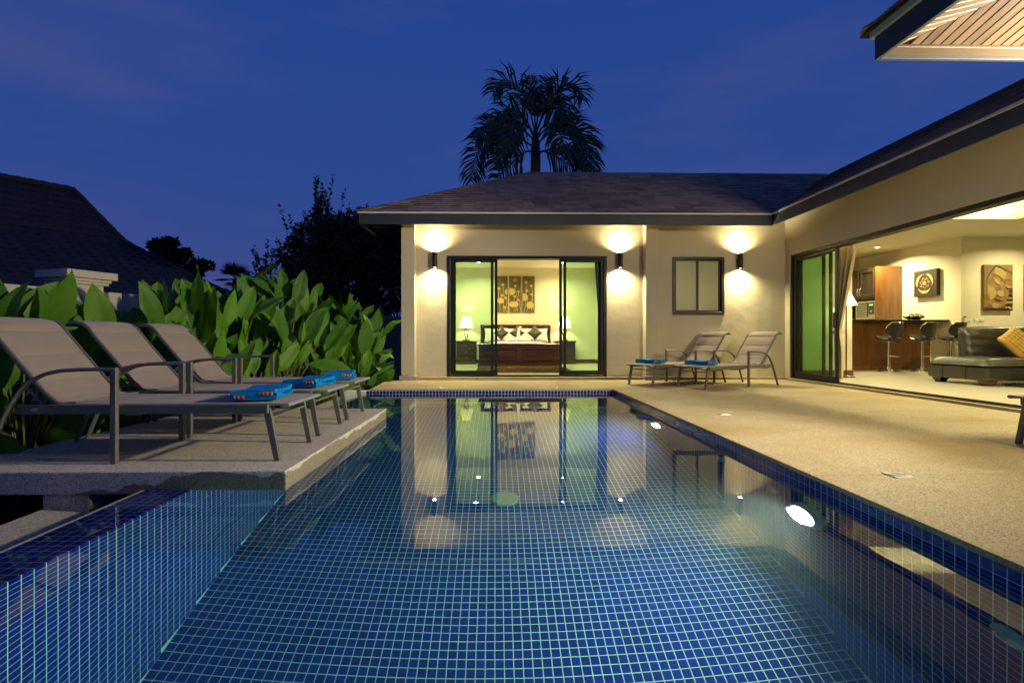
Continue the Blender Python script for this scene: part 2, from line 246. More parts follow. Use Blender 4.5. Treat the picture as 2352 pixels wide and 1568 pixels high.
M = dict(
    plaster=pmat('plaster', (.48, .42, .30), .85, noise=(1.3, .6, 7), col2=(.41, .35, .245), bump=(6, .28)),
    paint=pmat('interior_paint', (.70, .65, .48), .8, noise=(2, .15), bump=(30, .03)),
    ceil=pmat('ceiling_paint', (.72, .68, .54), .85),
    floor=pmat('floor_tile', (.46, .42, .32), .28, noise=(3, .3), col2=(.40, .36, .27)),
    deck=pebble('pebble_wash_deck', (.42, .345, .20), (.185, .14, .075), (.235, .15, .042), (.7, .8)),
    slab=pebble('pebble_wash_slab', (.56, .51, .45), (.26, .23, .20), (.38, .29, .17), (.8, .35), wet=(-.95, .55)),
    curb=pebble('pebble_wash_curb', (.40, .36, .30), (.18, .16, .13), (.22, .18, .10), (1.2, .5)),
    grout=pmat('tile_grout', (.64, .71, .62), .8, noise=(5, .55, 8), col2=(.42, .50, .40)),
    tile=tilemat('cobalt_tile', .45), wettile=tilemat('submerged_cobalt_tile', .0), water=watermat(),
    darkmetal=pmat('bronze_aluminium', (.011, .011, .010), .42, noise=(20, .2), spec=.3),
    fascia=pmat('fascia_paint', (.028, .031, .038), .55, noise=(3, .4), bump=(9, .03)),
    gutter=pmat('gutter_metal', (.52, .51, .46), .45),
    frame=pmat('lounger_aluminium', (.125, .122, .108), .38, metal=.25, noise=(40, .2)),
    plastic=pmat('grey_plastic', (.20, .21, .23), .5),
    sling=pmat('sling_fabric', (.255, .198, .158), .85, noise=(9, .18), bump=(420, .35), sheen=.15),
    towel=towelmat(), stripe=stripemat(),
    bedwood=wood('mahogany', (.030, .010, .007), (.060, .021, .013), .28, 'x', 5, .3),
    kitwood=wood('teak_veneer', (.10, .036, .008), (.19, .075, .016), .35, 'z', 4, .2),
    cabwood=wood('dark_cabinet_wood', (.030, .017, .010), (.055, .032, .018), .4, 'z', 4),
    soffit=wood('soffit_timber', (.062, .034, .016), (.125, .076, .040), .55, 'y', 4),
    soffit_trim=wood('soffit_trim_timber', (.070, .040, .019), (.115, .070, .036), .55, 'x', 4),
    eavewood=wood('eave_wood', (.07, .04, .02), (.11, .06, .03), .6, 'y', 4),
    linen=pmat('white_linen', (.78, .76, .70), .9, bump=(16, .25), sheen=.2),
    cushion=pmat('charcoal_satin', (.040, .034, .020), .45, noise=(12, .5), bump=(22, .2)),
    shade=None, rug=pmat('shag_rug', (.26, .18, .075), .95, noise=(60, .7), col2=(.13, .085, .03), bump=(120, .8)),
    darkrug=pmat('dark_rug', (.018, .022, .020), .95, noise=(90, .6), bump=(140, .8)),
    brass=pmat('antique_brass', (.42, .33, .16), .35, metal=.9),
    blackiron=pmat('black_iron', (.015, .014, .012), .35),
    chrome=pmat('chrome', (.75, .74, .68), .10, metal=1.0),
    leather=pmat('black_leather', (.028, .027, .022), .34, noise=(6, .3), bump=(13, .35), spec=.6),
    stoolleather=pmat('stool_leather', (.020, .021, .018), .38, bump=(160, .06)),
    canvas=pmat('lotus_canvas', (.035, .030, .012), .6, noise=(34, .9, 8), col2=(.16, .12, .03), bump=(60, .3)),
    gold=pmat('gold_leaf', (.56, .42, .14), .5, metal=.25, noise=(70, .35), bump=(90, .25)),
    brownart=pmat('brown_canvas', (.045, .026, .014), .55, noise=(14, .6, 7), col2=(.016, .010, .006), bump=(40, .3)),
    bronzeart=pmat('bronze_paint', (.26, .17, .055), .55, noise=(7, .7, 8), col2=(.12, .075, .025), bump=(25, .2)),
    bronzelite=pmat('bronze_highlight', (.40, .28, .10), .5, noise=(9, .5)),
    inkline=pmat('dark_paint', (.022, .014, .007), .55),
    redart=pmat('red_oxide_paint', (.20, .050, .022), .6, noise=(12, .5)),
    greyart=pmat('grey_paint', (.22, .20, .14), .6, noise=(30, .6)),
    curtain=pmat('curtain_cloth', (.60, .47, .30), .9, noise=(8, .25), bump=(90, .12), sheen=.3),
    sheer=pmat('teal_curtain', (.22, .36, .33), .9),
    white=pmat('white_plastic', (.70, .70, .62), .4), dark=pmat('dark_print', (.02, .02, .02), .4),
    steel=pmat('brushed_steel', (.44, .43, .38), .3, metal=.8),
    yellow=pmat('mustard_satin', (.50, .30, .045), .48, noise=(10, .2), bump=(30, .15), sheen=.3),
    stitch=pmat('brown_stitch', (.12, .07, .02), .8),
    lightgrey=pmat('inlet_plastic', (.30, .34, .34), .5), draincol=pmat('drain_plastic', (.20, .24, .22), .5),
    leaf=leafmat('heliconia_leaf', (.035, .120, .005), (.110, .260, .010), .58, .28),
    stem=leafmat('heliconia_stem', (.07, .10, .015), (.13, .14, .035), .5, .0, False),
    tree=leafmat('tree_leaf', (.022, .036, .012), (.050, .070, .022), .55, .2, False),
    olive=leafmat('olive_leaf', (.030, .036, .018), (.060, .060, .030), .55, .2, False),
    palm=leafmat('palm_leaflet', (.020, .034, .014), (.040, .056, .022), .5, .15, False),
    bark=pmat('bark', (.075, .060, .045), .9, noise=(9, .5), bump=(18, .6)),
    grass=leafmat('grass_blade', (.030, .060, .008), (.060, .105, .016), .6, .2, False),
    soil=pmat('lawn_soil', (.030, .030, .014), .95, noise=(6, .6), bump=(30, .6)),
    gardenwall=pmat('garden_wall_paint', (.50, .45, .36), .85, noise=(1.3, .35, 6), col2=(.40, .35, .27), bump=(10, .1)),
    shingle=shinglemat('asphalt_shingle', (.125, .080, .054), (.29, .195, .140)),
    rooftile=shinglemat('concrete_roof_tile', (.020, .014, .018), (.032, .022, .028), .7),
    frost=pmat('frosted_glass', (.46, .46, .36), .28, noise=(1.3, .25)),
    counter=pmat('granite_counter', (.020, .018, .014), .22, noise=(80, .5)),
    pane=glassmat('green_glass', (.865, .975, .905)), pane_dark=glassmat('dark_green_glass', (.71, .825, .69)),
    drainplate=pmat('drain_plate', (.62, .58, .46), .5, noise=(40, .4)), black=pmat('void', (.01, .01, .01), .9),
)
def shademat():
    m = bpy.data.materials.new('lamp_shade_cloth'); m.use_nodes = True; nt = m.node_tree; b = nt.nodes['Principled BSDF']; out = nt.nodes['Material Output']
    b.inputs['Base Color'].default_value = (.80, .68, .45, 1); b.inputs['Roughness'].default_value = .9
    tl = nt.nodes.new('ShaderNodeBsdfTranslucent'); tl.inputs[0].default_value = (.85, .72, .46, 1); mx = nt.nodes.new('ShaderNodeMixShader'); mx.inputs[0].default_value = .6
    lk(nt, b.outputs[0], mx.inputs[1]); lk(nt, tl.outputs[0], mx.inputs[2]); lk(nt, mx.outputs[0], out.inputs[0])
    return m
M['shade'] = shademat()
def frostmat():      # satin-etched glass lets the lit bathroom glow through
    m = M['frost']; nt = m.node_tree; b = nt.nodes['Principled BSDF']; out = nt.nodes['Material Output']
    tl = nt.nodes.new('ShaderNodeBsdfTranslucent'); tl.inputs[0].default_value = (.62, .62, .46, 1); mx = nt.nodes.new('ShaderNodeMixShader'); mx.inputs[0].default_value = .55
    lk(nt, b.outputs[0], mx.inputs[1]); lk(nt, tl.outputs[0], mx.inputs[2]); lk(nt, mx.outputs[0], out.inputs[0])
frostmat()
WARM = (1.0, .86, .46)
M['lens'] = emit('lamp_lens', (1.0, .88, .60), 14)
M['downlens'] = emit('downlight_lens', (1.0, .93, .68), 25)
M['poollens'] = emit('pool_lamp_lens', (.93, .99, 1.0), 9)
M['led'] = emit('green_led', (.3, 1, .1), 1.2)

# ------------------------------------------------------------------ mesh helpers
class MB:
    def __init__(s): s.v = []; s.f = []
    def add(s, vs, fs):
        o = len(s.v); s.v += [tuple(v) for v in vs]; s.f += [tuple(i+o for i in f) for f in fs]; return s
    def box(s, x0, x1, y0, y1, z0, z1):
        return s.add([(x0,y0,z0),(x1,y0,z0),(x1,y1,z0),(x0,y1,z0),(x0,y0,z1),(x1,y0,z1),(x1,y1,z1),(x0,y1,z1)],
                     [(0,3,2,1),(4,5,6,7),(0,1,5,4),(1,2,6,5),(2,3,7,6),(3,0,4,7)])
    def hexa(s, b4, t4):
        return s.add(list(b4)+list(t4), [(0,3,2,1),(4,5,6,7),(0,1,5,4),(1,2,6,5),(2,3,7,6),(3,0,4,7)])
    def beam(s, p0, p1, w, h, up=(0,0,1)):
        p0, p1 = Vector(p0), Vector(p1); d = (p1-p0).normalized(); a = d.cross(Vector(up))
        if a.length < 1e-5: a = d.cross(Vector((1,0,0)))
        a.normalize(); b = a.cross(d).normalized()
        q = lambda p: [p-a*w/2-b*h/2, p+a*w/2-b*h/2, p+a*w/2+b*h/2, p-a*w/2+b*h/2]
        return s.hexa(q(p0), q(p1))
    def sweep(s, pts, rw, rh=None, n=8, side=(0,1,0), cap=True, rect=False, scale=None):
        """elliptic (or rectangular) section swept along pts; rw is the half-size along `side`"""
        rh = rh or rw; pts = [Vector(p) for p in pts]; side = Vector(side); o = len(s.v); rings = []
        if rect: sec = [(-1,-1),(1,-1),(1,1),(-1,1)]; n = 4
        else: sec = [(math.cos(2*PI*i/n), math.sin(2*PI*i/n)) for i in range(n)]
        for i, p in enumerate(pts):
            d = (pts[min(i+1,len(pts)-1)]-pts[max(i-1,0)]).normalized()
            a = side-d*side.dot(d)
            if a.length < 1e-4: a = Vector((0,0,1))-d*d.z
            a.normalize(); b = d.cross(a)
            k = scale[i] if scale else 1
            for c, t in sec: s.v.append(tuple(p+a*(rw*k*c)+b*(rh*k*t)))
        for i in range(len(pts)-1):
            for j in range(n):
                s.f.append((o+i*n+j, o+i*n+(j+1)%n, o+(i+1)*n+(j+1)%n, o+(i+1)*n+j))
        if cap:
            s.f.append(tuple(o+j for j in reversed(range(n)))); e = o+(len(pts)-1)*n; s.f.append(tuple(e+j for j in range(n)))
        return s
    def lathe(s, prof, n=16, c=(0,0,0), cap=True):
        o = len(s.v)
        for r, z in prof:
            for j in range(n): s.v.append((c[0]+r*math.cos(2*PI*j/n), c[1]+r*math.sin(2*PI*j/n), c[2]+z))
        for i in range(len(prof)-1):
            for j in range(n): s.f.append((o+i*n+j, o+i*n+(j+1)%n, o+(i+1)*n+(j+1)%n, o+(i+1)*n+j))
        if cap:
            if prof[0][0] > 1e-4: s.f.append(tuple(o+j for j in reversed(range(n))))
            e = o+(len(prof)-1)*n
            if prof[-1][0] > 1e-4: s.f.append(tuple(e+j for j in range(n)))
        return s
    def cyl(s, p0, p1, r, n=12): return s.sweep([p0, p1], r, r, n, side=(.3,.5,.81))
    def ball(s, c, rx, ry=None, rz=None, n=12, m=8):
        ry = ry or rx; rz = rz or rx; o = len(s.v)
        for i in range(m+1):
            th = PI*i/m
            for j in range(n): s.v.append((c[0]+rx*math.sin(th)*math.cos(2*PI*j/n), c[1]+ry*math.sin(th)*math.sin(2*PI*j/n), c[2]+rz*math.cos(th)))
        for i in range(m):
            for j in range(n): s.f.append((o+i*n+j, o+(i+1)*n+j, o+(i+1)*n+(j+1)%n, o+i*n+(j+1)%n))
        return s
    def grid(s, fn, nu, nv, thick=None):
        o = len(s.v)
        for i in range(nu+1):
            for j in range(nv+1): s.v.append(tuple(fn(i/nu, j/nv)))
        for i in range(nu):
            for j in range(nv): s.f.append((o+i*(nv+1)+j, o+(i+1)*(nv+1)+j, o+(i+1)*(nv+1)+j+1, o+i*(nv+1)+j+1))
        return s
    def prism(s, poly, fn0, fn1):
        """poly of 2-D points, mapped by fn0 / fn1 to the two end faces"""
        o = len(s.v); n = len(poly)
        s.v += [tuple(fn0(*p)) for p in poly]+[tuple(fn1(*p)) for p in poly]
        s.f.append(tuple(o+i for i in reversed(range(n)))); s.f.append(tuple(o+n+i for i in range(n)))
        for i in range(n): s.f.append((o+i, o+(i+1)%n, o+n+(i+1)%n, o+n+i))
        return s
    def mesh(s, name, mat, smooth=False, bevel=0.0, seg=2, merge=False):
        me = bpy.data.meshes.new(name); me.from_pydata(s.v, [], s.f); me.validate()
        bm = bmesh.new(); bm.from_mesh(me)
        if merge: bmesh.ops.remove_doubles(bm, verts=bm.verts, dist=1e-5)
        bmesh.ops.recalc_face_normals(bm, faces=bm.faces)
        if bevel > 0:
            ed = [e for e in bm.edges if len(e.link_faces) == 2 and e.calc_face_angle(0) > .5]
            bmesh.ops.bevel(bm, geom=ed, offset=bevel, segments=seg, affect='EDGES', profile=.5, clamp_overlap=True)
        bm.to_mesh(me); bm.free()
        if mat: me.materials.append(mat)
        if smooth:
            me.polygons.foreach_set('use_smooth', [True]*len(me.polygons))
            if smooth != 'all': me.set_sharp_from_angle(angle=math.radians(40))
        return me

def wloc(o):
    p = Vector((0,0,0))
    while o: p += o.location; o = o.parent
    return p
def build(name, mb, mat, parent=None, smooth=False, bevel=0.0, local=False, loc=None, kind=None, label=None, seg=2, merge=False):
    """one mesh object; vertices are world coordinates unless local"""
    if not local:
        off = wloc(parent) if parent else Vector((0,0,0))
        if loc: off = Vector(loc)
        if off.length > 0: mb.v = [(v[0]-off.x, v[1]-off.y, v[2]-off.z) for v in mb.v]
    o = bpy.data.objects.new(name, mb.mesh(name, mat, smooth, bevel, seg, merge)); COL.objects.link(o)
    if parent:
        o.parent = parent
        if loc and not local: o.location = Vector(loc)-wloc(parent)
        elif loc: o.location = loc
    elif loc: o.location = loc
    if kind: o['kind'] = kind
    if label: o['label'] = label
    return o
def tag(o, label, cat, group=None):
    o['label'] = label; o['category'] = cat
    if group: o['group'] = group
    return o
def thing(name, label, cat, loc=(0,0,0), rz=0, group=None):
    o = bpy.data.objects.new(name, None); COL.objects.link(o); o.location = loc; o.rotation_euler = (0,0,rz); o.empty_display_size = .1
    return tag(o, label, cat, group)
def struct(name, loc=(0,0,0)):
    o = bpy.data.objects.new(name, None); COL.objects.link(o); o.location = loc; o['kind'] = 'structure'; o.empty_display_size = .1
    return o
def inst(name, me, parent, mat4, label=None):
    o = bpy.data.objects.new(name, me); COL.objects.link(o); o.parent = parent; o.matrix_basis = mat4
    return o
def dup(root, loc, rz, label):
    def cp(o, par):
        c = o.copy(); COL.objects.link(c)
        if par: c.parent = par
        for ch in o.children: cp(ch, c)
        return c
    r = cp(root, None); r.location = loc; r.rotation_euler = (0,0,rz); r['label'] = label
    return r
def light(name, kind, loc, power, col=WARM, parent=None, size=.1, rot=None, spot=None, blend=.5, spread=None, size_y=None):
    d = bpy.data.lights.new(name, kind); d.energy = power; d.color = col
    if kind == 'AREA':
        d.shape = 'DISK' if not size_y else 'RECTANGLE'; d.size = size
        if size_y: d.size_y = size_y
        if spread: d.spread = math.radians(spread)
    else: d.shadow_soft_size = size
    if kind == 'SPOT': d.spot_size = math.radians(spot); d.spot_blend = blend
    o = bpy.data.objects.new(name, d); COL.objects.link(o)
    if parent: o.parent = parent; o.location = Vector(loc)-wloc(parent)
    else: o.location = loc
    if rot: o.rotation_euler = rot
    return o
def proj(p):
    c, s = math.cos(PSI), math.sin(PSI); xc = p[0]*c-p[1]*s; yc = p[0]*s+p[1]*c
    if yc < .1: return None
    return (1157+FPX*xc/yc, 776-FPX*(p[2]-CAM_H)/yc, yc)
def inframe(p, m=30):
    q = proj(p); return bool(q) and -m < q[0] < 2352+m and -m < q[1] < 1568+m

# ================================================================== SETTING
WZ = -.07                      # water level
XR, XL, XO = 1.814, -1.715, -1.965
YF, YN = 7.57, -1.2            # far / near pool edge
def floorz(y): return -.92-.193*(6.65-max(2.0, min(y, 7.1)))

# ---- ground sheet (lawn level, with an opening where the pool and deck stand is not needed: it lies lower)
g = MB(); g.box(-150, 150, -60, 190, -2.9, -2.55)
build('ground', g, M['soil'], kind='structure')
lawn = struct('lawn', (-6, 4, -.55))
g = MB(); g.box(-40, -2.56, -6, 40, -.75, -.55); build('turf', g, M['soil'], lawn, kind='structure')
g = MB()
random.seed(3)
for i in range(5200):
    x = random.uniform(-4.2, -2.58); y = random.uniform(1.6, 6.5); h = random.uniform(.03, .09); a = random.uniform(0, PI); w = .006
    dx, dy = math.cos(a)*w, math.sin(a)*w; lx, ly = random.uniform(-.04, .04), random.uniform(-.04, .04)
    g.add([(x-dx, y-dy, -.55), (x+dx, y+dy, -.55), (x+lx, y+ly, -.55+h)], [(0, 1, 2)])
for i in range(3000):
    x = random.uniform(-4.9, -3.3); y = random.uniform(2.6, 5.4); h = random.uniform(.04, .12); a = random.uniform(0, PI); w = .007
    dx, dy = math.cos(a)*w, math.sin(a)*w; lx, ly = random.uniform(-.05, .05), random.uniform(-.05, .05)
    g.add([(x-dx, y-dy, -.42), (x+dx, y+dy, -.42), (x+lx, y+ly, -.42+h)], [(0, 1, 2)])
build('grass', g, M['grass'], lawn, kind='stuff')

# ---- pool deck: panels with open joints over a bed
deck = struct('pool_deck', (3, 4, 0))
g = MB()
g.box(XR+.02, 6.5, -3.5, 9.5, -.6, -.03); g.box(-1.92, XR+.02, YF+.02, 9.6, -.6, -.03); g.box(-2.9, XR+.02, -3.5, YN-.02, -.6, -.03)
build('deck_bed', g, M['curb'], deck)
J = .008
ys = [-3.5, 0.4, 2.80, 5.24, YF, 9.36]
for i in range(5):
    y0, y1 = ys[i]+J/2, ys[i+1]-J/2
    for x0, x1 in ((XR, 5.70),):
        if i == 4: x0 = XR+.06
        g = MB()
        if i == 4: g.hexa([(XR+.004, y0, -.03), (x1, y0, -.03), (x1, y1, -.03), (1.15, y1, -.03)], [(XR+.004, y0, 0), (x1, y0, 0), (x1, y1, 0), (1.15, y1, 0)])
        else: g.box(x0, x1, y0, y1, -.03, 0)
        build('deck_panel', g, M['deck'], deck, bevel=.003, seg=1)
g = MB(); g.hexa([(-1.915, YF, -.03), (XR-.004, YF, -.03), (1.142, 9.36, -.03), (-2.02, 9.36, -.03)], [(-1.915, YF, 0), (XR-.004, YF, 0), (1.142, 9.36, 0), (-2.02, 9.36, 0)])
build('deck_panel', g, M['deck'], deck, bevel=.003, seg=1)
g = MB(); g.box(-2.9, XR-.004, -3.5, YN, -.03, 0); build('deck_panel', g, M['deck'], deck, bevel=.003, seg=1)

# ---- swimming pool: grout shell, tiles standing 3 mm proud of it
pool = struct('swimming_pool', (0, 4, 0))
PT, TS, TH = .05, .0446, .0012
PX = (XR-XL)/70
g = MB()
g.box(XR+TH, XR+.2, YN-.2, YF+.2, -2.6, -.031)            # right wall
g.box(XO, XL-TH, YN-.2, YF+.2, -2.6, WZ-.0065)            # left infinity wall
g.box(XL-.6, XR+.2, YF+TH, YF+.2, -2.6, -.031)            # far wall
g.box(XO, XR+.2, YN-.2, YN-TH, -2.6, -.031)               # near wall
YB = [YN, 2.0, 7.1, YF]
for i in range(3):
    y0, y1 = YB[i], YB[i+1]; z0, z1 = floorz(y0)-TH, floorz(y1)-TH
    g.hexa([(XL-.01, y0, -2.6), (XR+.01, y0, -2.6), (XR+.01, y1, -2.6), (XL-.01, y1, -2.6)], [(XL-.01, y0, z0), (XR+.01, y0, z0), (XR+.01, y1, z1), (XL-.01, y1, z1)])
# benches and steps at the far end
BZ = -.50
bl = [(XL-.02, 6.95), (-1.62, 6.65), (-1.17, 6.65), (-1.15, 7.1), (XL-.02, 7.1)]
br = [(1.25, 7.1), (1.26, 6.62), (1.66, 6.62), (XR+.01, 6.85), (XR+.01, 7.1)]
for poly in (bl, br): g.prism(poly, lambda x, y: (x, y, -2.2), lambda x, y: (x, y, BZ-TH))
g.box(XL-.01, XR+.01, 7.1, YF+.05, -2.2, BZ-TH-.0004)
g.box(-.17, .30, 7.34, YF+.06, -2.2, -.25-TH)
build('basin', g, M['grout'], pool)
# the tile list: (centre, normal, tangent)
tiles = []
def tl(c, n, t): tiles.append((Vector(c), Vector(n), Vector(t)))
NY = int((YF-YN)/PT)
for j in range(NY):
    y = YF-PT*(j+.5); fz = floorz(y)
    k = 0
    while -.021-PT*(k+1) > fz-.02:
        tl((XR, y, -.021-PT*(k+.5)), (-1,0,0), (0,1,0)); k += 1
    k = 0
    while WZ-.004-PT*(k+1) > fz-.02:
        tl((XL, y, WZ-.004-PT*(k+.5)), (1,0,0), (0,1,0)); k += 1
    for k in range(5): tl((XL-PT*(k+.5), y, WZ-.0035), (0,0,1), (0,1,0))
nx = 70
for i in range(nx+5):
    x = XR-PX*(i+.5)
    for k in range(1 if x < XL else 10): tl((x, YF, -.021-PT*(k+.5)), (0,-1,0), (1,0,0))
sl = math.atan(.193)
for j in range(int(5.1/(PT/math.cos(sl)))):
    y = 7.1-PT*math.cos(sl)*(j+.5); z = floorz(y)
    for i in range(nx):
        x = XR-PX*(i+.5)
        if y > 6.6 and (x < -1.15 or x > 1.23): continue
        tl((x, y, z), (0, -math.sin(sl), math.cos(sl)), (1,0,0))
for j in range(int((2.0-YN)/PT)):
    y = 2.0-PT*(j+.5)
    for i in range(nx): tl((XR-PX*(i+.5), y, floorz(y)), (0,0,1), (1,0,0))
def inpoly(x, y, poly):
    c = False
    for i in range(len(poly)):
        (x0, y0), (x1, y1) = poly[i], poly[i-1]
        if (y0 > y) != (y1 > y) and x < (x1-x0)*(y-y0)/(y1-y0)+x0: c = not c
    return c
for j in range(20):
    y = YF-PT*(j+.5)
    for i in range(nx):
        x = XR-PX*(i+.5)
        if -.17 < x < .30 and y > 7.34: tl((x, y, -.25), (0,0,1), (1,0,0))
        elif y > 7.1 or inpoly(x, y, bl) or inpoly(x, y, br): tl((x, y, BZ), (0,0,1), (1,0,0))
for k in range(9):
    z = BZ-.002-PT*(k+.5)
    for i in range(9):
        tl((-1.60+PT*(i+.5), 6.65, z), (0,-1,0), (1,0,0)); tl((-1.17, 6.65+PT*(i+.5), z), (1,0,0), (0,1,0))
        tl((1.655-PT*(i+.5) if i < 8 else 1.64, 6.62, z), (0,-1,0), (1,0,0)); tl((1.26, 6.62+PT*(i+.5), z), (-1,0,0), (0,1,0))
    for i in range(48): tl((-1.14+PT*(i+.5), 7.1, z), (0,-1,0), (1,0,0))
for k in range(5):
    for i in range(9): tl((-.165+PT*(i+.5), 7.34, -.252-PT*(k+.5)), (0,-1,0), (1,0,0))
def tframe(c, n, t):
    b = n.cross(t); R = Matrix((t, b, n)).transposed().to_4x4(); R.translation = c; return R
def rank(tt):
    c, n, t = tt
    if not inframe(c, 0): return 0
    v = Vector((0, 0, CAM_H))-c; d = v.length
    return max(0, n.dot(v)/d)/d**2
tiles.sort(key=rank, reverse=True)
h = TS/2; hb = h+.0003
TV = [(-hb,-hb,-TH-.0010),(hb,-hb,-TH-.0010),(hb,hb,-TH-.0010),(-hb,hb,-TH-.0010),(-h,-h,0),(h,-h,0),(h,h,0),(-h,h,0)]
TF = [(4,5,6,7),(0,1,5,4),(1,2,6,5),(2,3,7,6),(3,0,4,7)]
tm = MB(); tm.add(TV, TF); tme = tm.mesh('tile', M['tile']); twe = tm.mesh('tile', M['wettile'])
wet = lambda c: c.z < WZ
off = pool.location
for c, n, t in tiles[:300]: inst('tile', twe if wet(c) else tme, pool, tframe(c-off, n, t))
vs, fs, mi = [], [], []
for c, n, t in tiles[300:]:
    mi += [1 if wet(c) else 0]*5
    b = n.cross(t); o = len(vs)
    for q in TV: p = c+t*q[0]+b*q[1]+n*q[2]-off; vs.append((p.x, p.y, p.z))
    fs += [tuple(i+o for i in f) for f in TF]
me = bpy.data.meshes.new('tiles_rest'); me.from_pydata(vs, [], fs); me.materials.append(M['tile']); me.materials.append(M['wettile']); me.polygons.foreach_set('material_index', mi)
o = bpy.data.objects.new('tile_field', me); COL.objects.link(o); o.parent = pool; o['kind'] = 'stuff'
# coping edge strip in the grey mortar under the deck lip, and the mortar edge of the infinity wall
g = MB(); g.box(XO-.03, XO-.001, YN-.2, YF+.1, -.6, WZ-.004); build('mortar_edge', g, M['curb'], pool)

# ---- water body
g = MB(); g.box(XO+.001, XR+.1, YN-.1, YF+.1, -2.5, WZ)
build('water', g, M['water'], kind='structure')

# ---- lounger slab on its leg, overflow gutter and kerb to the left
sl_ = thing('lounger_platform', 'raised pebble wash slab beside the pool carrying three loungers', 'platform', (-2.2, 4.05, -.1))
g = MB(); g.prism([(-1.19, 2.83), (-1.165, 5.31), (-3.13, 5.36), (-3.19, 2.83), ], lambda x, y: (x, y, -.10), lambda x, y: (x, y, .03))
build('slab', g, M['slab'], sl_, bevel=.006)
g = MB(); g.prism([(-4.2, 2.83), (-3.19, 2.83), (-3.185, 3.3), (-4.2, 2.98)], lambda x, y: (x, y, -.10), lambda x, y: (x, y, .03))
build('slab_end', g, M['slab'], sl_, bevel=.006)
g = MB(); g.box(-2.56, -2.30, 2.84, 5.3, -.6, -.1005); build('leg', g, M['curb'], sl_, bevel=.005)
kb = thing('gutter_kerb', 'low pebble wash kerb edging the overflow channel of the pool', 'kerb', (-2.4, 3, -.18))
g = MB(); g.hexa([(-2.56, -1.2, -.6), (-2.24, -1.2, -.6), (-2.24, 9.0, -.6), (-2.56, 9.0, -.6)], [(-2.56, -1.2, -.18), (-2.30, -1.2, -.20), (-2.30, 9.0, -.20), (-2.56, 9.0, -.18)])
build('kerb_stone', g, M['curb'], kb, bevel=.008)
g = MB(); g.hexa([(-2.31, -1.2, -.6), (-1.99, -1.2, -.6), (-1.99, 9, -.6), (-2.31, 9, -.6)], [(-2.31, -1.2, -.24), (-1.99, -1.2, -.30), (-1.99, 9, -.30), (-2.31, 9, -.24)])
build('channel', g, M['curb'], kb)

# ================================================================== VILLA
villa = thing('villa', 'single storey cream villa with dark fascia and brown shingle hip roof', 'house', (2, 9.35, 0))
WY, ZB = 9.35, .06
def vp(name, mb, mat, parent=villa, **k): return build(name, mb, mat, parent, **k)
DL, DR, DT = -.908, 2.119, 2.336           # bedroom door opening
WX0, WX1, WZ0, WZ1 = 3.376, 4.368, 1.223, 2.325
ZS = 3.14                                  # wall tops, hidden behind the fascia
XW = 5.54                                  # wall plane of the living room wing
# bedroom front wall in pieces around the openings
g = MB(); g.box(-1.50, DL, WY, 9.55, 0, ZS); g.box(DL, DR, WY, 9.55, DT, ZS); g.box(DR, 2.83, WY, 9.55, 0, ZS)
vp('front_wall', g, M['plaster'])
g = MB(); g.box(3.0, WX0, WY, 9.55, 0, ZS); g.box(WX1, XW+.02, WY, 9.55, 0, ZS); g.box(WX0, WX1, WY, 9.55, 0, WZ0); g.box(WX0, WX1, WY, 9.55, WZ1, ZS)
vp('window_wall', g, M['plaster'])
for a, b in ((-1.735, -1.487), (2.81, 3.035)):
    g = MB(); g.box(a, b, 9.16, 9.57, .085, ZS); vp('column', g, M['plaster'], bevel=.006)
    g = MB(); g.box(a-.03, b+.03, 9.12, 9.5, 0, .085); vp('column_base', g, M['curb'], bevel=.005)
g = MB(); g.box(-1.455, 2.779, 9.235, 9.349, 0, .052); vp('plinth', g, M['deck'], bevel=.006)
g = MB(); g.box(3.066, 5.49, 9.235, 9.349, 0, .052); vp('plinth', g, M['deck'], bevel=.006)
g = MB(); g.box(5.50, 5.72, 2.0, 9.349, 0, .036); vp('plinth', g, M['deck'], bevel=.006)
g = MB(); g.box(-1.735, -1.56, 9.571, 14.5, -.6, ZS); vp('side_wall', g, M['plaster'])
# living wing front wall: header and jamb
LDY1, LDY0 = 9.20, 3.0
g = MB(); g.box(XW, XW+.20, 1.6, 9.349, DT, ZS); g.box(XW, XW+.20, LDY1, 9.349, .0365, DT); g.box(XW, XW+.20, 1.6, LDY0, .0365, DT)
vp('wing_wall', g, M['plaster'])

# --- interiors: bedroom
def iw(name, *bx, mat='paint'):
    g = MB()
    for b in bx: g.box(*b)
    return vp(name, g, M[mat])
iw('bedroom_floor', (-1.56, 2.98, 9.40, 14.3, -.3, ZB), mat='floor')
iw('bedroom_back_wall', (-1.6, 3.0, 14.2, 14.4, -.2, 3.0))
iw('bedroom_side_wall', (2.9, 3.0, 9.56, 14.2, .061, 2.8)); iw('bedroom_side_wall', (-1.559, -1.52, 9.56, 14.2, .061, 2.8))
iw('bedroom_ceiling', (-1.6, 3.0, 9.56, 14.3, 2.80, 2.88), mat='ceil')
iw('bedroom_inner_wall', (-1.52, DL-.02, 9.551, 9.57, .061, 2.8), (DR+.02, 2.9, 9.551, 9.57, .061, 2.8), (DL-.02, DR+.02, 9.551, 9.57, DT+.02, 2.8))
iw('skirting', (-1.5, 2.88, 14.18, 14.199, .061, .17), mat='bedwood')
iw('skirting', (2.881, 2.899, 9.6, 14.18, .061, .17), mat='bedwood')
# bathroom behind the small window
iw('bathroom_back_wall', (3.0, 5.6, 11.2, 11.3, 0, 2.9)); iw('bathroom_ceiling', (3.0, 5.6, 9.55, 11.3, 2.85, 2.9), mat='ceil'); iw('bathroom_side_wall', (5.45, 5.6, 9.55, 11.3, 0, 2.85))
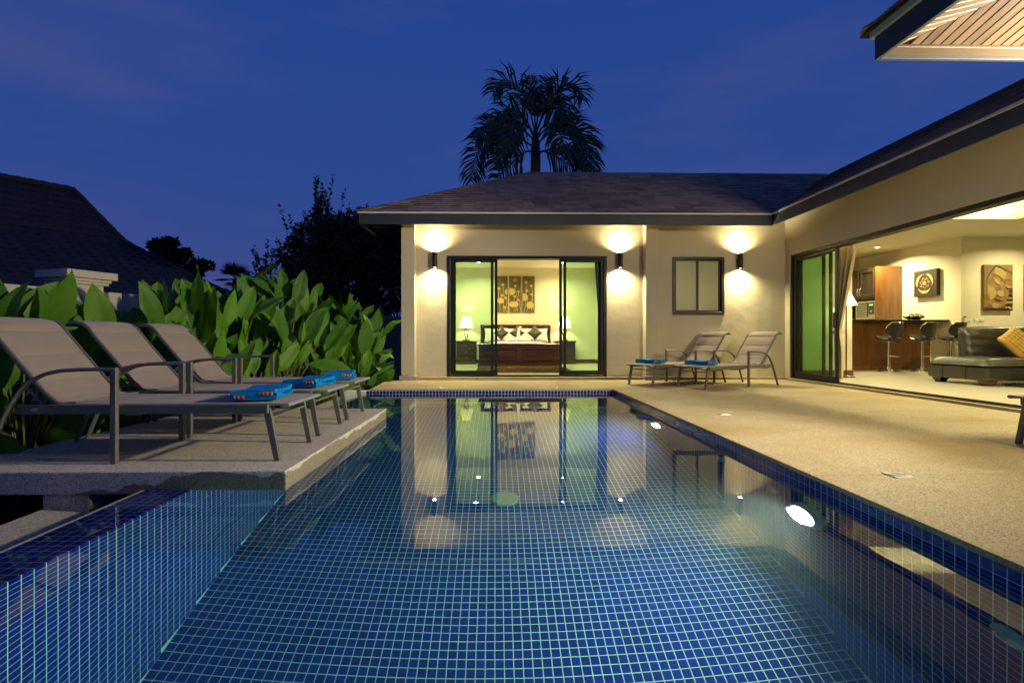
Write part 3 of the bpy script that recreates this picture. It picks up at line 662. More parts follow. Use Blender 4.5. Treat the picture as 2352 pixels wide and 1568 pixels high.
# living room and kitchen
iw('living_floor', (XW+.06, 14, -1, 14.2, -.3, .045), mat='floor')
iw('partition_wall', (5.75, 7.0, 9.57, 9.80, .046, 3.06)); iw('kitchen_side_wall', (6.9, 7.0, 9.80, 14.0, .046, 3.06))
iw('kitchen_back_wall', (6.9, 10.6, 14.0, 14.15, .046, 3.06)); iw('kitchen_wall', (10.45, 10.6, 10.95, 14.0, .046, 3.06))
iw('living_back_wall', (10.45, 14.0, 10.9, 10.95, .046, 3.06)); iw('living_end_wall', (13.9, 14.0, -1, 10.9, .046, 3.06)); iw('living_near_wall', (XW+.2, 14, -1.1, -1, 0, 3.06))
iw('inner_header', (XW+.201, XW+.22, 1.6, 9.57, DT+.03, 3.06), (XW+.201, XW+.22, 9.25, 9.57, .046, DT+.03), (XW+.201, XW+.22, -1.0, 2.9, .046, DT+.03))
iw('skirting', (5.78, 7.015, 9.551, 9.569, .046, .155), mat='kitwood')
iw('living_ceiling', (XW+.2, 7.0, -1, 9.57, 3.06, 3.12), (7.0, 10.0, 9.3, 9.57, 3.06, 3.12), (10.0, 14, -1, 10.95, 3.06, 3.12), (7.0, 10.0, -1, 2.5, 3.06, 3.12), (6.9, 9.999, 9.5705, 14.1, 3.06, 3.12), (9.9995, 10.6, 10.951, 14.1, 3.06, 3.12), mat='ceil')
iw('ceiling_tray', (6.8, 10.2, 2.3, 9.5, 3.38, 3.42), (6.9, 7.0, 2.4, 9.4, 3.12, 3.38), (10.0, 10.1, 2.4, 9.4, 3.12, 3.38), (7.0, 10.0, 9.3, 9.4, 3.12, 3.38), (7.0, 10.0, 2.4, 2.5, 3.12, 3.38), mat='ceil')

# --- eaves: fascia boards, gutter strips, timber soffit
YE, XE, XLE, ZE, ZF = 8.75, 4.95, -2.40, 3.0, 2.792
g = MB(); g.box(XLE, XLE+4.8, YE, YE+.025, ZF, ZE-.022); vp('fascia_board', g, M['fascia'], bevel=.002, seg=1)
g = MB(); g.box(XLE+4.803, XE+.025, YE, YE+.025, ZF, ZE-.022); vp('fascia_board', g, M['fascia'], bevel=.002, seg=1)
g = MB(); g.box(XE, XE+.025, 3.56, YE-.001, ZF, ZE-.022); vp('fascia_board', g, M['fascia'], bevel=.002, seg=1)
g = MB(); g.box(XLE, XLE+.025, YE+.026, 15.3, ZF, ZE-.022); vp('fascia_board', g, M['fascia'], bevel=.002, seg=1)
g = MB(); g.box(XLE-.02, XE-.002, YE-.022, YE+.024, ZE-.0215, ZE+.004); g.box(XE-.022, XE+.024, 3.56, YE-.0225, ZE-.0215, ZE+.004); g.box(XLE-.02, XLE+.02, YE+.0245, 15.3, ZE-.0215, ZE+.004)
vp('gutter_strip', g, M['gutter'])
RK = .547; kz = lambda d: ZE-.075+RK*d
def rake(pts, d):      # pts on plan, d their distance in from the eave
    g = MB(); g.hexa([(x, y, kz(q)) for (x, y), q in zip(pts, d)], [(x, y, kz(q)+.018) for (x, y), q in zip(pts, d)]); vp('soffit', g, M['eavewood'])
rake([(XLE+.03, YE+.03), (XE+.03, YE+.03), (XE+.68, YE+.68), (XLE+.68, YE+.68)], [.03, .03, .68, .68])
rake([(XE+.03, 3.57), (XE+.68, 3.57), (XE+.68, YE+.679), (XE+.03, YE+.029)], [.03, .68, .68, .03])
rake([(XLE+.03, YE+.031), (XLE+.70, YE+.70), (XLE+.70, 15.2), (XLE+.03, 15.2)], [.03, .70, .70, .03])
# --- roof deck planes
PITCH = .547; YR_ = 12.02; XRL, XRR = .85, 8.2; ZR = ZE+PITCH*(YR_-YE)
def rz(x, y): return ZE+PITCH*min(y-YE, x-XLE)
g = MB()
def slab_poly(pts, th=.04):
    g.add([(*p[:2], p[2]) for p in pts]+[(*p[:2], p[2]-th) for p in pts], [tuple(range(len(pts))), tuple(reversed([i+len(pts) for i in range(len(pts))]))]+[(i, i+len(pts), (i+1)%len(pts)+len(pts), (i+1)%len(pts)) for i in range(len(pts))])
slab_poly([(XLE-.01, YE-.01, ZE), (XE, YE-.01, ZE), (XRR, YR_, ZR), (XRL, YR_, ZR)])
slab_poly([(XLE-.01, YE-.01, ZE), (XRL, YR_, ZR), (XLE-.01, 15.3, ZE)])
slab_poly([(XRL, YR_, ZR), (XRR+2, YR_, ZR), (XRR+2, 15.3, ZE), (XLE-.01, 15.3, ZE)])
slab_poly([(XE-.01, YE-.01, ZE), (XE-.01, 3.56, ZE), (XRR, 3.56, ZR), (XRR, YR_, ZR)])
slab_poly([(XRR, 3.56, ZR), (13.5, 3.56, ZE), (13.5, YR_+1, ZE), (XRR, YR_+1, ZR)])
roof = vp('roof', g, M['rooftile'])
# --- shingles on the front slope (overlapping, staggered) and the wing slope
random.seed(11)
ROW = .166; sinp, cosp = math.sin(math.atan(PITCH)), math.cos(math.atan(PITCH))
sh = []                                     # (corner, u, v(up-slope), n, width, length)
def shingle_rows(origin, u, slope_dir, rows, xlim, lst):
    """origin on the eave; u along the eave; slope_dir horizontal"""
    v = Vector((slope_dir[0]*cosp, slope_dir[1]*cosp, sinp)); u = Vector(u); n = u.cross(v); n = n if n.z > 0 else -n
    for r in range(rows):
        run = r*ROW*cosp; a, b = xlim(run); x = a+random.uniform(0, .07)
        while x < b:
            w = random.choice((.17, .22, .26, .31, .36)); lst.append((Vector(origin)+u*x+v*(r*ROW-.02), u, v, n, w, ROW+.05+random.choice((0, 0, .02))))
            x += w
NR = int((YR_-YE)/cosp/ROW)+1
shingle_rows((0, YE, ZE+.006), (1, 0, 0), (0, 1), NR, lambda run: (XLE+run+.03, XE+run), sh)
nfront = len(sh)
shingle_rows((XE, 0, ZE+.006), (0, 1, 0), (1, 0), NR, lambda run: (3.56, YE+run), sh)
# hip and ridge caps
hip = []
hv = Vector((XRL-XLE, YR_-YE, ZR-ZE)).normalized(); nh = Vector((0, 0, 1)); uh = hv.cross(nh).normalized()
L = (Vector((XRL, YR_, ZR))-Vector((XLE, YE, ZE))).length
SHV = lambda w, l: [(.003, 0, .004), (w-.003, 0, .004), (w-.003, l, -.002), (.003, l, -.002), (.003, 0, .016), (w-.003, 0, .016), (w-.003, l, .004), (.003, l, .004)]
SHF = [(0,3,2,1),(4,5,6,7),(0,1,5,4),(1,2,6,5),(2,3,7,6),(3,0,4,7)]
shm = {}
def shrank(i):
    c = sh[i][0]
    return (0 if inframe(c, 0) and i < nfront else 1, (c-Vector((0,0,CAM_H))).length)
order = sorted(range(len(sh)), key=shrank)
rest = MB(); roff = wloc(roof)
for q, i in enumerate(order):
    c, u, v, n, w, l = sh[i]
    if i >= nfront: n = Vector((-sinp, 0, cosp))
    else: n = Vector((0, -sinp, cosp))
    if q < 300:
        key = (w, round(l, 2))
        if key not in shm: t_ = MB(); t_.add(SHV(w, l), SHF); shm[key] = t_.mesh('shingle', M['shingle'])
        R = Matrix((u, v, n)).transposed().to_4x4(); R.translation = c-roff
        inst('shingle', shm[key], roof, R)
    else:
        rest.add([c+u*a+v*b+n*d-roff for a, b, d in SHV(w, l)], SHF)
build('shingle_field', rest, M['shingle'], roof, local=True, kind='stuff')
caps = MB(); s_ = 0
while s_ < L:
    p = Vector((XLE-.02, YE-.02, ZE+.024))+hv*s_; l = .24
    for sd, dn in ((1, Vector((0, -sinp, 0))), (-1, Vector((-sinp, 0, 0)))):
        w = Vector((.21, 0, 0)) if sd > 0 else Vector((0, .21, 0))
        dz = Vector((0, 0, -.012))
        caps.add([p, p+hv*l+Vector((0,0,.002)), p+hv*l+w+Vector((0, 0, -.0)), p+w+dz*0, p+Vector((0,0,.014)), p+hv*l+Vector((0,0,.006)), p+hv*l+w+Vector((0,0,.004)), p+w+Vector((0,0,.012))], SHF)
    s_ += .2
build('hip_cap', caps, M['shingle'], roof)
caps = MB()
for i in range(int((XRR-XRL)/.22)):
    x = XRL+i*.22
    caps.add([(x, YR_-.13, ZR-.055), (x+.24, YR_-.13, ZR-.058), (x+.24, YR_, ZR+.020), (x, YR_, ZR+.026), (x, YR_+.13, ZR-.055), (x+.24, YR_+.13, ZR-.058)], [(0,1,2,3),(3,2,5,4)])
for i in range(int((YR_-3.56)/.22)):
    y = 3.56+i*.22
    caps.add([(XRR-.13, y, ZR-.055), (XRR-.13, y+.24, ZR-.058), (XRR, y+.24, ZR+.020), (XRR, y, ZR+.026), (XRR+.13, y, ZR-.055), (XRR+.13, y+.24, ZR-.058)], [(3,2,1,0),(4,5,2,3)])
build('ridge_cap', caps, M['shingle'], roof)

# --- bedroom sliding door: frame > leaves, panes, handles
def rect_frame(g, x0, x1, z0, z1, y0, y1, w, wb=None):
    wb = wb or w
    g.box(x0, x0+w, y0, y1, z0, z1); g.box(x1-w, x1, y0, y1, z0, z1); g.box(x0+w, x1-w, y0, y1, z0, z0+wb); g.box(x0+w, x1-w, y0, y1, z1-w, z1)
g = MB(); rect_frame(g, DL, DR, .0525, DT, 9.332, 9.50, .055, .03)
dfr = vp('sliding_door', g, M['darkmetal'], bevel=.003, seg=1, label='bedroom sliding door in dark frame, centre leaves slid open')
def leaf_(x0, x1, y, parent, handle=None):
    g = MB(); rect_frame(g, x0, x1, .083, DT-.056, y, y+.035, .052, .085); build('door_leaf', g, M['darkmetal'], parent, bevel=.003, seg=1)
    g = MB(); g.box(x0+.045, x1-.045, y+.014, y+.020, .16, DT-.10); build('pane', g, M['pane'], parent)
    if handle:
        g = MB(); g.beam((handle, y-.03, .98), (handle, y-.03, 1.20), .022, .016, (0,1,0)); g.beam((handle, y-.03, .99), (handle, y+.003, .99), .016, .016); g.beam((handle, y-.03, 1.19), (handle, y+.003, 1.19), .016, .016)
        build('handle', g, M['darkmetal'], parent, bevel=.002, seg=1)
leaf_(-.84, -.03, 9.36, dfr); leaf_(-.80, .045, 9.42, dfr, .0)
leaf_(1.30, 2.06, 9.36, dfr); leaf_(1.225, 2.02, 9.42, dfr, 1.275)
# --- small window
g = MB(); rect_frame(g, WX0, WX1, WZ0, WZ1, 9.33, 9.44, .055, .06); win = vp('window', g, M['darkmetal'], bevel=.003, seg=1)
mid = (WX0+WX1)/2
g = MB(); rect_frame(g, WX0+.03, mid+.01, WZ0+.05, WZ1-.03, 9.352, 9.385, .042); build('sash', g, M['darkmetal'], win, bevel=.002, seg=1)
g = MB(); rect_frame(g, mid-.03, WX1-.05, WZ0+.05, WZ1-.03, 9.39, 9.42, .042); build('sash', g, M['darkmetal'], win, bevel=.002, seg=1)
g = MB(); g.box(WX0+.06, mid-.02, 9.366, 9.372, WZ0+.08, WZ1-.06); build('pane', g, M['frost'], win)
g = MB(); g.box(mid, WX1-.08, 9.402, 9.408, WZ0+.08, WZ1-.06); build('pane', g, M['frost'], win)
# --- living room sliding door
FX0, FX1 = XW+.02, XW+.18
g = MB(); g.box(FX0, FX1, LDY1-.055, LDY1-.001, .0365, DT-.001); g.box(FX0, FX1, LDY0, LDY1-.056, DT-.062, DT-.001); g.box(FX0, FX1, LDY0, LDY1-.056, .0365, .050)
g.box(FX0+.03, FX0+.036, LDY0, LDY1-.06, .050, .062); g.box(FX0+.09, FX0+.096, LDY0, LDY1-.06, .050, .062)
ld = vp('sliding_door', g, M['darkmetal'], bevel=.002, seg=1, label='wide living room sliding door with green glass leaf parked at its far end')
def yleaf(y0, y1, x, parent, handle=None):
    g = MB(); w = .055
    for a, b, c, d in ((y0, y0+w, .063, DT-.064), (y1-w, y1, .063, DT-.064), (y0+w, y1-w, .063, .15), (y0+w, y1-w, DT-.12, DT-.064)): g.box(x, x+.035, a, b, c, d)
    build('door_leaf', g, M['darkmetal'], parent, bevel=.003, seg=1)
    g = MB(); g.box(x+.014, x+.020, y0+.05, y1-.05, .145, DT-.11); build('pane', g, M['pane_dark'], parent)
    if handle:
        g = MB(); g.beam((x-.03, handle, .95), (x-.03, handle, 1.2), .02, .02, (1,0,0)); g.beam((x-.03, handle, .96), (x+.002, handle, .96), .016, .016); g.beam((x-.03, handle, 1.19), (x+.002, handle, 1.19), .016, .016)
        build('handle', g, M['darkmetal'], parent, bevel=.002, seg=1)
yleaf(7.96, 9.13, FX0+.02, ld, 8.0); yleaf(8.22, 9.14, FX0+.09, ld); yleaf(8.45, 9.14, FX0+.125, ld)

# ================================================================== TERRACE ROOF (upper right)
TX, TY = 2.747, 3.53; TP = .25
ter = thing('terrace_roof', 'terrace roof corner with dark fascia and slatted timber soffit at the upper right', 'roof', (4.5, 2.6, 0))
tf = [(TX, TX+.028, .2, TY), (TX+.0285, 6.5, TY-.028, TY)]
g = MB(); g.box(*tf[0], ZF, ZE-.022); build('fascia_board', g, M['fascia'], ter, bevel=.002, seg=1)
g = MB(); g.box(*tf[1], ZF, ZE-.022); build('fascia_board', g, M['fascia'], ter, bevel=.002, seg=1)
g = MB(); g.box(TX-.022, TX+.0, .2, TY+.022, ZE-.045, ZE+.004); g.box(TX+.0005, 6.5, TY+.0005, TY+.022, ZE-.045, ZE+.004); build('gutter_strip', g, M['gutter'], ter)
g = MB(); slab = []
def tslab(pts, th): 
    n = len(pts); g.add(list(pts)+[(p[0], p[1], p[2]-th) for p in pts], [tuple(range(n)), tuple(reversed(range(n, 2*n)))]+[(i, i+n, (i+1) % n+n, (i+1) % n) for i in range(n)])
hz = lambda x, y: ZE+.006+PITCH*min(TY+.06-y, x-TX+.06)
tslab([(TX-.06, TY+.06, hz(TX-.06, TY+.06)), (6.5, TY+.06, ZE+.006), (6.5, .2, hz(6.5, .2)), (TX-.06+3.39, .2, hz(6.1, .2))], .02)
tslab([(TX-.06, TY+.06, ZE+.006), (TX-.06+3.39, .2, hz(6.1, .2)), (TX-.06, .2, ZE+.006)], .02)
build('roof_deck', g, M['rooftile'], ter)
# shingle courses along the left slope and hip tip
g = MB()
for i in range(16):
    y = TY-.05-i*.2
    g.add([(TX-.085, y, ZE-.004), (TX-.085, y-.195, ZE-.004), (TX+.10, y-.195, ZE+.10), (TX+.10, y, ZE+.10), (TX-.085, y, ZE+.012), (TX-.085, y-.195, ZE+.012), (TX+.10, y-.195, ZE+.112), (TX+.10, y, ZE+.112)], SHF)
g.add([(TX-.065, TY+.065, ZE-.012), (TX+.04, TY+.055, ZE+.01), (TX+.25, TY-.25, ZE+.15), (TX-.1, TY-.02, ZE+.01), (TX-.065, TY+.065, ZE-.004), (TX+.04, TY+.055, ZE+.02), (TX+.25, TY-.25, ZE+.17), (TX-.1, TY-.02, ZE+.02)], SHF)
build('shingle_edge', g, M['shingle'], ter)
# soffit: boards of the back plane run along y, of the left plane along x, meeting at the hip
tz = lambda x, y: ZF+.035+TP*min(TY-.03-y, x-TX-.03)
g = MB()
def sloped(x0, x1, y0, y1, plane):
    zz = (lambda x, y: ZF+.035+TP*(TY-.03-y)) if plane == 'b' else (lambda x, y: ZF+.035+TP*(x-TX-.03))
    return zz
def board(name, quad, zz, th=.016, mat='soffit', dz=0):
    g = MB(); g.hexa([(x, y, zz(x, y)+dz) for x, y in quad], [(x, y, zz(x, y)+dz+th) for x, y in quad]); return build(name, g, M[mat], ter, bevel=.003, seg=1)
zb, zl = sloped(0,0,0,0,'b'), sloped(0,0,0,0,'l')
board('trim_board', [(TX+.03, TY-.10), (6.5, TY-.10), (6.5, TY-.03), (TX+.03, TY-.03)], zb, .02, 'soffit_trim', -.012)
pw, gp = .072, .0065
x = TX+.10; k = 0
while x < 5.6:
    x0, x1 = x, x+pw-gp
    h0, h1 = TY-.03-(x0-TX-.03), TY-.03-(x1-TX-.03)       # the hip line y at x0, x1
    y0a, y0b = max(.3, h0), max(.3, h1)
    top = TY-.105
    if top > y0a+.01: board('soffit_board', [(x0, y0a), (x1, y0b), (x1, top), (x0, top)], zb)
    x += pw; k += 1
y = TY-.104
while y > .5:
    y0, y1 = y-pw+gp, y
    xa, xb = TX+.03+(TY-.03-y0), TX+.03+(TY-.03-y1)
    board('soffit_board', [(TX+.035, y0), (xa, y0), (xb, y1), (TX+.035, y1)], zl)
    y -= pw
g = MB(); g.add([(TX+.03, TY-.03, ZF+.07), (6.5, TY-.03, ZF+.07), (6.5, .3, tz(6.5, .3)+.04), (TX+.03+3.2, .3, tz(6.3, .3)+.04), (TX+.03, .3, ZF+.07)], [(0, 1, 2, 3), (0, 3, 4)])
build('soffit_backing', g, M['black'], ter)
# column and up-down lamp that light the terrace, just outside the picture
tcol = thing('terrace_column', 'square cream column carrying the terrace roof beside the right lounger', 'column', (5.2, 2.65, 0))
g = MB(); g.box(5.05, 5.35, 2.5, 2.8, .06, 3.2); build('shaft', g, M['plaster'], tcol, bevel=.006)
g = MB(); g.box(5.02, 5.38, 2.47, 2.83, 0, .06); build('base', g, M['curb'], tcol, bevel=.004)

# ================================================================== LAMPS
def wall_lamp(x, y, z, label, ny=(0, -1), up=20., down=20.):
    t = thing('wall_lamp', label, 'wall lamp', (x, y, z), 0, 'up and down wall lamps')
    cx, cyy = x+ny[0]*.080, y+ny[1]*.080
    g = MB(); r = .047; H = .14
    g.lathe([(r, -H), (r, H), (r-.006, H), (r-.006, H-.05), (.0, H-.05)], 20, (cx, cyy, z), cap=False); g.lathe([(r, -H), (r-.006, -H), (r-.006, -H+.02), (0, -H+.02)], 20, (cx, cyy, z), cap=False)
    build('body', g, M['darkmetal'], t, smooth=True)
    g = MB(); g.beam((x+ny[0]*.002, y+ny[1]*.002, z), (x+ny[0]*.034, y+ny[1]*.034, z), .05, .10) ; build('bracket', g, M['darkmetal'], t, bevel=.003)
    g = MB(); g.lathe([(0, 0), (r-.008, 0), (r-.008, .006), (0, .006)], 16, (cx, cyy, z-H+.008)); build('lens', g, M['lens'], t)
    g = MB(); g.lathe([(0, 0), (r-.008, 0), (r-.008, .006), (0, .006)], 16, (cx, cyy, z+H-.03)); build('lens', g, M['lens'], t)
    light('lamp_up', 'SPOT', (cx, cyy, z+H-.018), up, WARM, t, .03, (PI, 0, 0), 152, 1)
    light('lamp_down', 'SPOT', (cx, cyy, z-H+.002), down, WARM, t, .03, (0, 0, 0), 152, 1)
    return t
UPW, DNW = 190., 215.
FLOOD = 1350.; FACADE_FILL = 370.
wall_lamp(-1.13, WY, 2.245, 'wall lamp between the left column and the bedroom door', up=UPW, down=DNW)
wall_lamp(2.36, WY, 2.245, 'wall lamp between the bedroom door and the inner column', up=UPW, down=DNW)
wall_lamp(4.64, WY, 2.24, 'wall lamp on the wall right of the small window', up=UPW, down=DNW)
wall_lamp(5.05, 2.62, 2.15, 'wall lamp on the terrace column outside the picture', (-1, 0), up=5, down=170)

fl_ = thing('unseen_floodlight', 'garden floodlight on the terrace column aimed at the hedge, outside the picture', 'floodlight', (5.02, 2.9, 2.35))
g = MB(); g.box(4.93, 5.05, 2.82, 2.98, 2.30, 2.42); build('housing', g, M['darkmetal'], fl_, bevel=.01)
g = MB(); g.beam((5.05, 2.80, 2.36), (5.05, 2.75, 2.36), .03, .03); build('bracket', g, M['darkmetal'], fl_)
aim2 = Vector((.6, 9.3, 2.3))-Vector((4.96, 3.0, 2.44))
fl2 = thing('unseen_floodlight', 'added fill floodlight on the terrace column aimed at the bedroom front, outside the picture', 'floodlight', (5.02, 3.02, 2.52))  # unseen fill lamp, added to brighten the villa front and roof
g = MB(); g.box(4.98, 5.10, 2.86, 2.97, 2.45, 2.55); build('housing', g, M['darkmetal'], fl2, bevel=.01)
g = MB(); g.beam((5.05, 2.86, 2.5), (5.05, 2.80, 2.5), .03, .03); build('bracket', g, M['darkmetal'], fl2)
light('flood', 'SPOT', (5.04, 2.99, 2.5), FACADE_FILL, (1, .86, .52), fl2, .22, aim2.to_track_quat('-Z', 'Y').to_euler(), 112, .8)
aim = Vector((-4.2, 5.6, .9))-Vector((4.90, 2.9, 2.36))
light('flood', 'SPOT', (4.90, 2.9, 2.36), FLOOD, (1, .88, .64), fl_, .07, aim.to_track_quat('-Z', 'Y').to_euler(), 96, .7)
for (px_, py_, pw_) in ((4.5, 1.5, 240.), (6.3, 2.9, 185.)):  # unseen hooded lamps added as general fill for deck and walls
    pt_ = thing('fill_pendant', 'added terrace fill pendant outside the picture, '+('the one nearer the pool' if px_ < 5 else 'the one nearer the living room'), 'fill lamp', (px_, py_, 2.5), 0, 'added terrace fill lamps')
    g = MB(); g.lathe([(.02, .34), (.03, .14), (.16, .0), (.155, .0), (.02, .13)], 24, (px_, py_, 2.42), cap=False); build('hood', g, M['darkmetal'], pt_, smooth=True)
    g = MB(); g.cyl((px_, py_, 2.75), (px_, py_, 3.2), .006, 6); build('cord', g, M['darkmetal'], pt_)
    light('bulb', 'SPOT', (px_, py_, 2.43), pw_, (1, .87, .45), pt_, .09, (0, 0, 0), 176, .35)
def downlight(x, y, z, label, power, col=WARM, spread=150, group='recessed ceiling downlights'):
    t = thing('ceiling_downlight', label, 'downlight', (x, y, z), 0, group)
    g = MB(); g.lathe([(.062, -.006), (.062, 0), (.045, 0), (.045, -.004)], 20, (x, y, z-.001), cap=False); build('trim_ring', g, M['white'], t)
    g = MB(); g.lathe([(0, -.004), (.044, -.004), (.044, -.002), (0, -.002)], 20, (x, y, z)); build('lens', g, M['downlens'], t)
    light('lamp', 'AREA', (x, y, z-.008), power, col, t, .10, (0, 0, 0), spread=spread)
BEDC = (1.0, .88, .43)
for (x, y), nm in zip(((-.44, 11.2), (1.56, 11.25), (-.44, 13.2), (1.8, 13.2)), ('near the left door leaf', 'near the right door leaf', 'above the left bedside table', 'above the right bedside table')):
    downlight(x, y, 2.80, 'recessed ceiling downlight in the bedroom '+nm, 36, BEDC)
light('bathroom_lamp', 'POINT', (4.2, 10.3, 1.5), 16, BEDC, villa, .1)
LIVC = (1.0, .875, .46)
downlight(9.60, 12.25, 3.06, 'bright recessed downlight in the kitchen ceiling', 90, LIVC)
downlight(8.2, 11.6, 3.06, 'recessed downlight above the bar stools', 30, LIVC)
downlight(11.4, 9.9, 3.06, 'recessed downlight above the sofa back', 40, LIVC)
downlight(6.4, 6.0, 3.06, 'recessed downlight inside the sliding door', 80, LIVC)
downlight(6.4, 8.3, 3.06, 'recessed downlight beside the curtain', 35, LIVC)
# the tray's cove tubes, tucked on its ledge
light('cove_tube', 'AREA', (8.5, 9.05, 3.20), 22, LIVC, villa, 2.8, (math.radians(125), 0, 0), size_y=.05)
light('cove_tube', 'AREA', (9.75, 6.0, 3.20), 30, LIVC, villa, 5.0, (math.radians(180), 0, PI/2), size_y=.05)
light('cove_tube', 'AREA', (7.2, 6.0, 3.20), 30, LIVC, villa, 5.0, (math.radians(180), 0, PI/2), size_y=.05)

# underwater lamps on the right pool wall
def pool_lamp(y, label, power):
    z = -.585
    t = thing('pool_lamp', label, 'pool lamp', (XR, y, z), 0, 'underwater pool lamps')
    g = MB(); pr = [(.0, .0), (.150, .0), (.148, .03), (.118, .055), (.108, .05)]
    g.lathe(pr, 28, (0, 0, 0), cap=False); g.v = [(XR-a[2], y+a[0], z+a[1]) for a in g.v]; build('rim', g, M['lightgrey'], t, smooth=True)
    g = MB(); g.lathe([(0, .048), (.106, .048), (.098, .062), (0, .074)], 28, (0, 0, 0), cap=False); g.v = [(XR-a[2], y+a[0], z+a[1]) for a in g.v]; build('lens', g, M['poollens'], t, smooth=True)
    light('lamp', 'AREA', (XR-.085, y, z), power, (1.0, 1.0, .80), t, .18, (0, math.radians(83), 0), spread=165).data.specular_factor = 0.05
POOLP = 52
pool_lamp(2.81, 'big round underwater lamp glowing on the near right pool wall', POOLP)
pool_lamp(5.35, 'round underwater lamp glowing near the far right pool corner', POOLP*.7)
pool_lamp(-.75, 'round underwater lamp below the picture edge', POOLP)
def inlet(y, z, label):
    t = thing('pool_inlet', label, 'pool inlet', (XR, y, z), 0, 'pool wall inlets')
    g = MB(); g.lathe([(0, 0), (.062, 0), (.060, .012), (.030, .030), (.020, .030), (.018, .012), (0, .012)], 20, (0, 0, 0), cap=False); g.v = [(XR-a[2], y+a[0], z+a[1]) for a in g.v]; build('flange', g, M['lightgrey'], t, smooth=True)
    g = MB(); g.lathe([(0, .010), (.017, .010), (.015, .022), (0, .022)], 12, (0, 0, 0), cap=False); g.v = [(XR-a[2], y+a[0], z+a[1]) for a in g.v]; build('nozzle', g, M['plastic'], t)
inlet(3.19, -.53, 'round pool inlet on the wall just behind the big underwater lamp')
inlet(3.92, -.54, 'small bluish pool inlet seen by the reflected window frame')
inlet(1.71, -.55, 'nearest round pool inlet at the lower right edge')
dz_ = floorz(4.02)
t = thing('floor_drain', 'round pale drain cover on the pool floor', 'drain', (.077, 4.02, dz_))
ax = Matrix.Rotation(sl, 4, 'X')
g = MB(); g.lathe([(0, 0), (.115, 0), (.110, .010), (.085, .014), (.080, .010), (0, .012)], 32, cap=False); o = build('cover', g, M['draincol'], t, smooth=True, local=True); o.matrix_basis = ax
g = MB()
for a in range(6): g.ball((.096*math.cos(a*PI/3), .096*math.sin(a*PI/3), .012), .007, .007, .004, 8, 4)
g.ball((0, 0, .013), .016, .010, .004, 10, 4); o = build('screws', g, M['plastic'], t, local=True); o.matrix_basis = ax
# deck fittings
def deck_drain(x, y, label):
    t = thing('deck_drain', label, 'drain cover', (x, y, 0), 0, 'deck drain covers')
    g = MB(); rect = [(-.055, -.055), (.055, -.055), (.055, .055), (-.055, .055)]
    g.prism(rect, lambda a, b: (x+a, y+b, .001), lambda a, b: (x+a*.96, y+b*.96, .006)); build('plate', g, M['drainplate'], t)
    g = MB()
    for r in (.014, .024, .034, .044): g.lathe([(r-.002, .0061), (r+.002, .0061), (r+.002, .0085), (r-.002, .0085)], 24, (x, y, 0), cap=False)
    build('grille_rings', g, M['gutter'], t)
deck_drain(2.30, 2.78, 'nearer square drain cover set in the pebble deck'); deck_drain(2.355, 5.05, 'farther square drain cover set in the pebble deck')
for x, y, lb in ((-.85, 7.70, 'small white nozzle on the far coping, left one'), (.965, 7.76, 'small white nozzle on the far coping, right one')):
    t = thing('deck_nozzle', lb, 'nozzle', (x, y, 0), 0, 'coping nozzles')
    g = MB(); g.lathe([(0, .002), (.028, .002), (.026, .012), (.010, .018), (0, .018)], 16, (x, y, 0), cap=False); build('cap', g, M['white'], t, smooth=True)
    g = MB(); g.beam((x-.02, y-.03, .004), (x-.02, y-.06, .003), .02, .003); build('tab', g, M['darkmetal'], t)

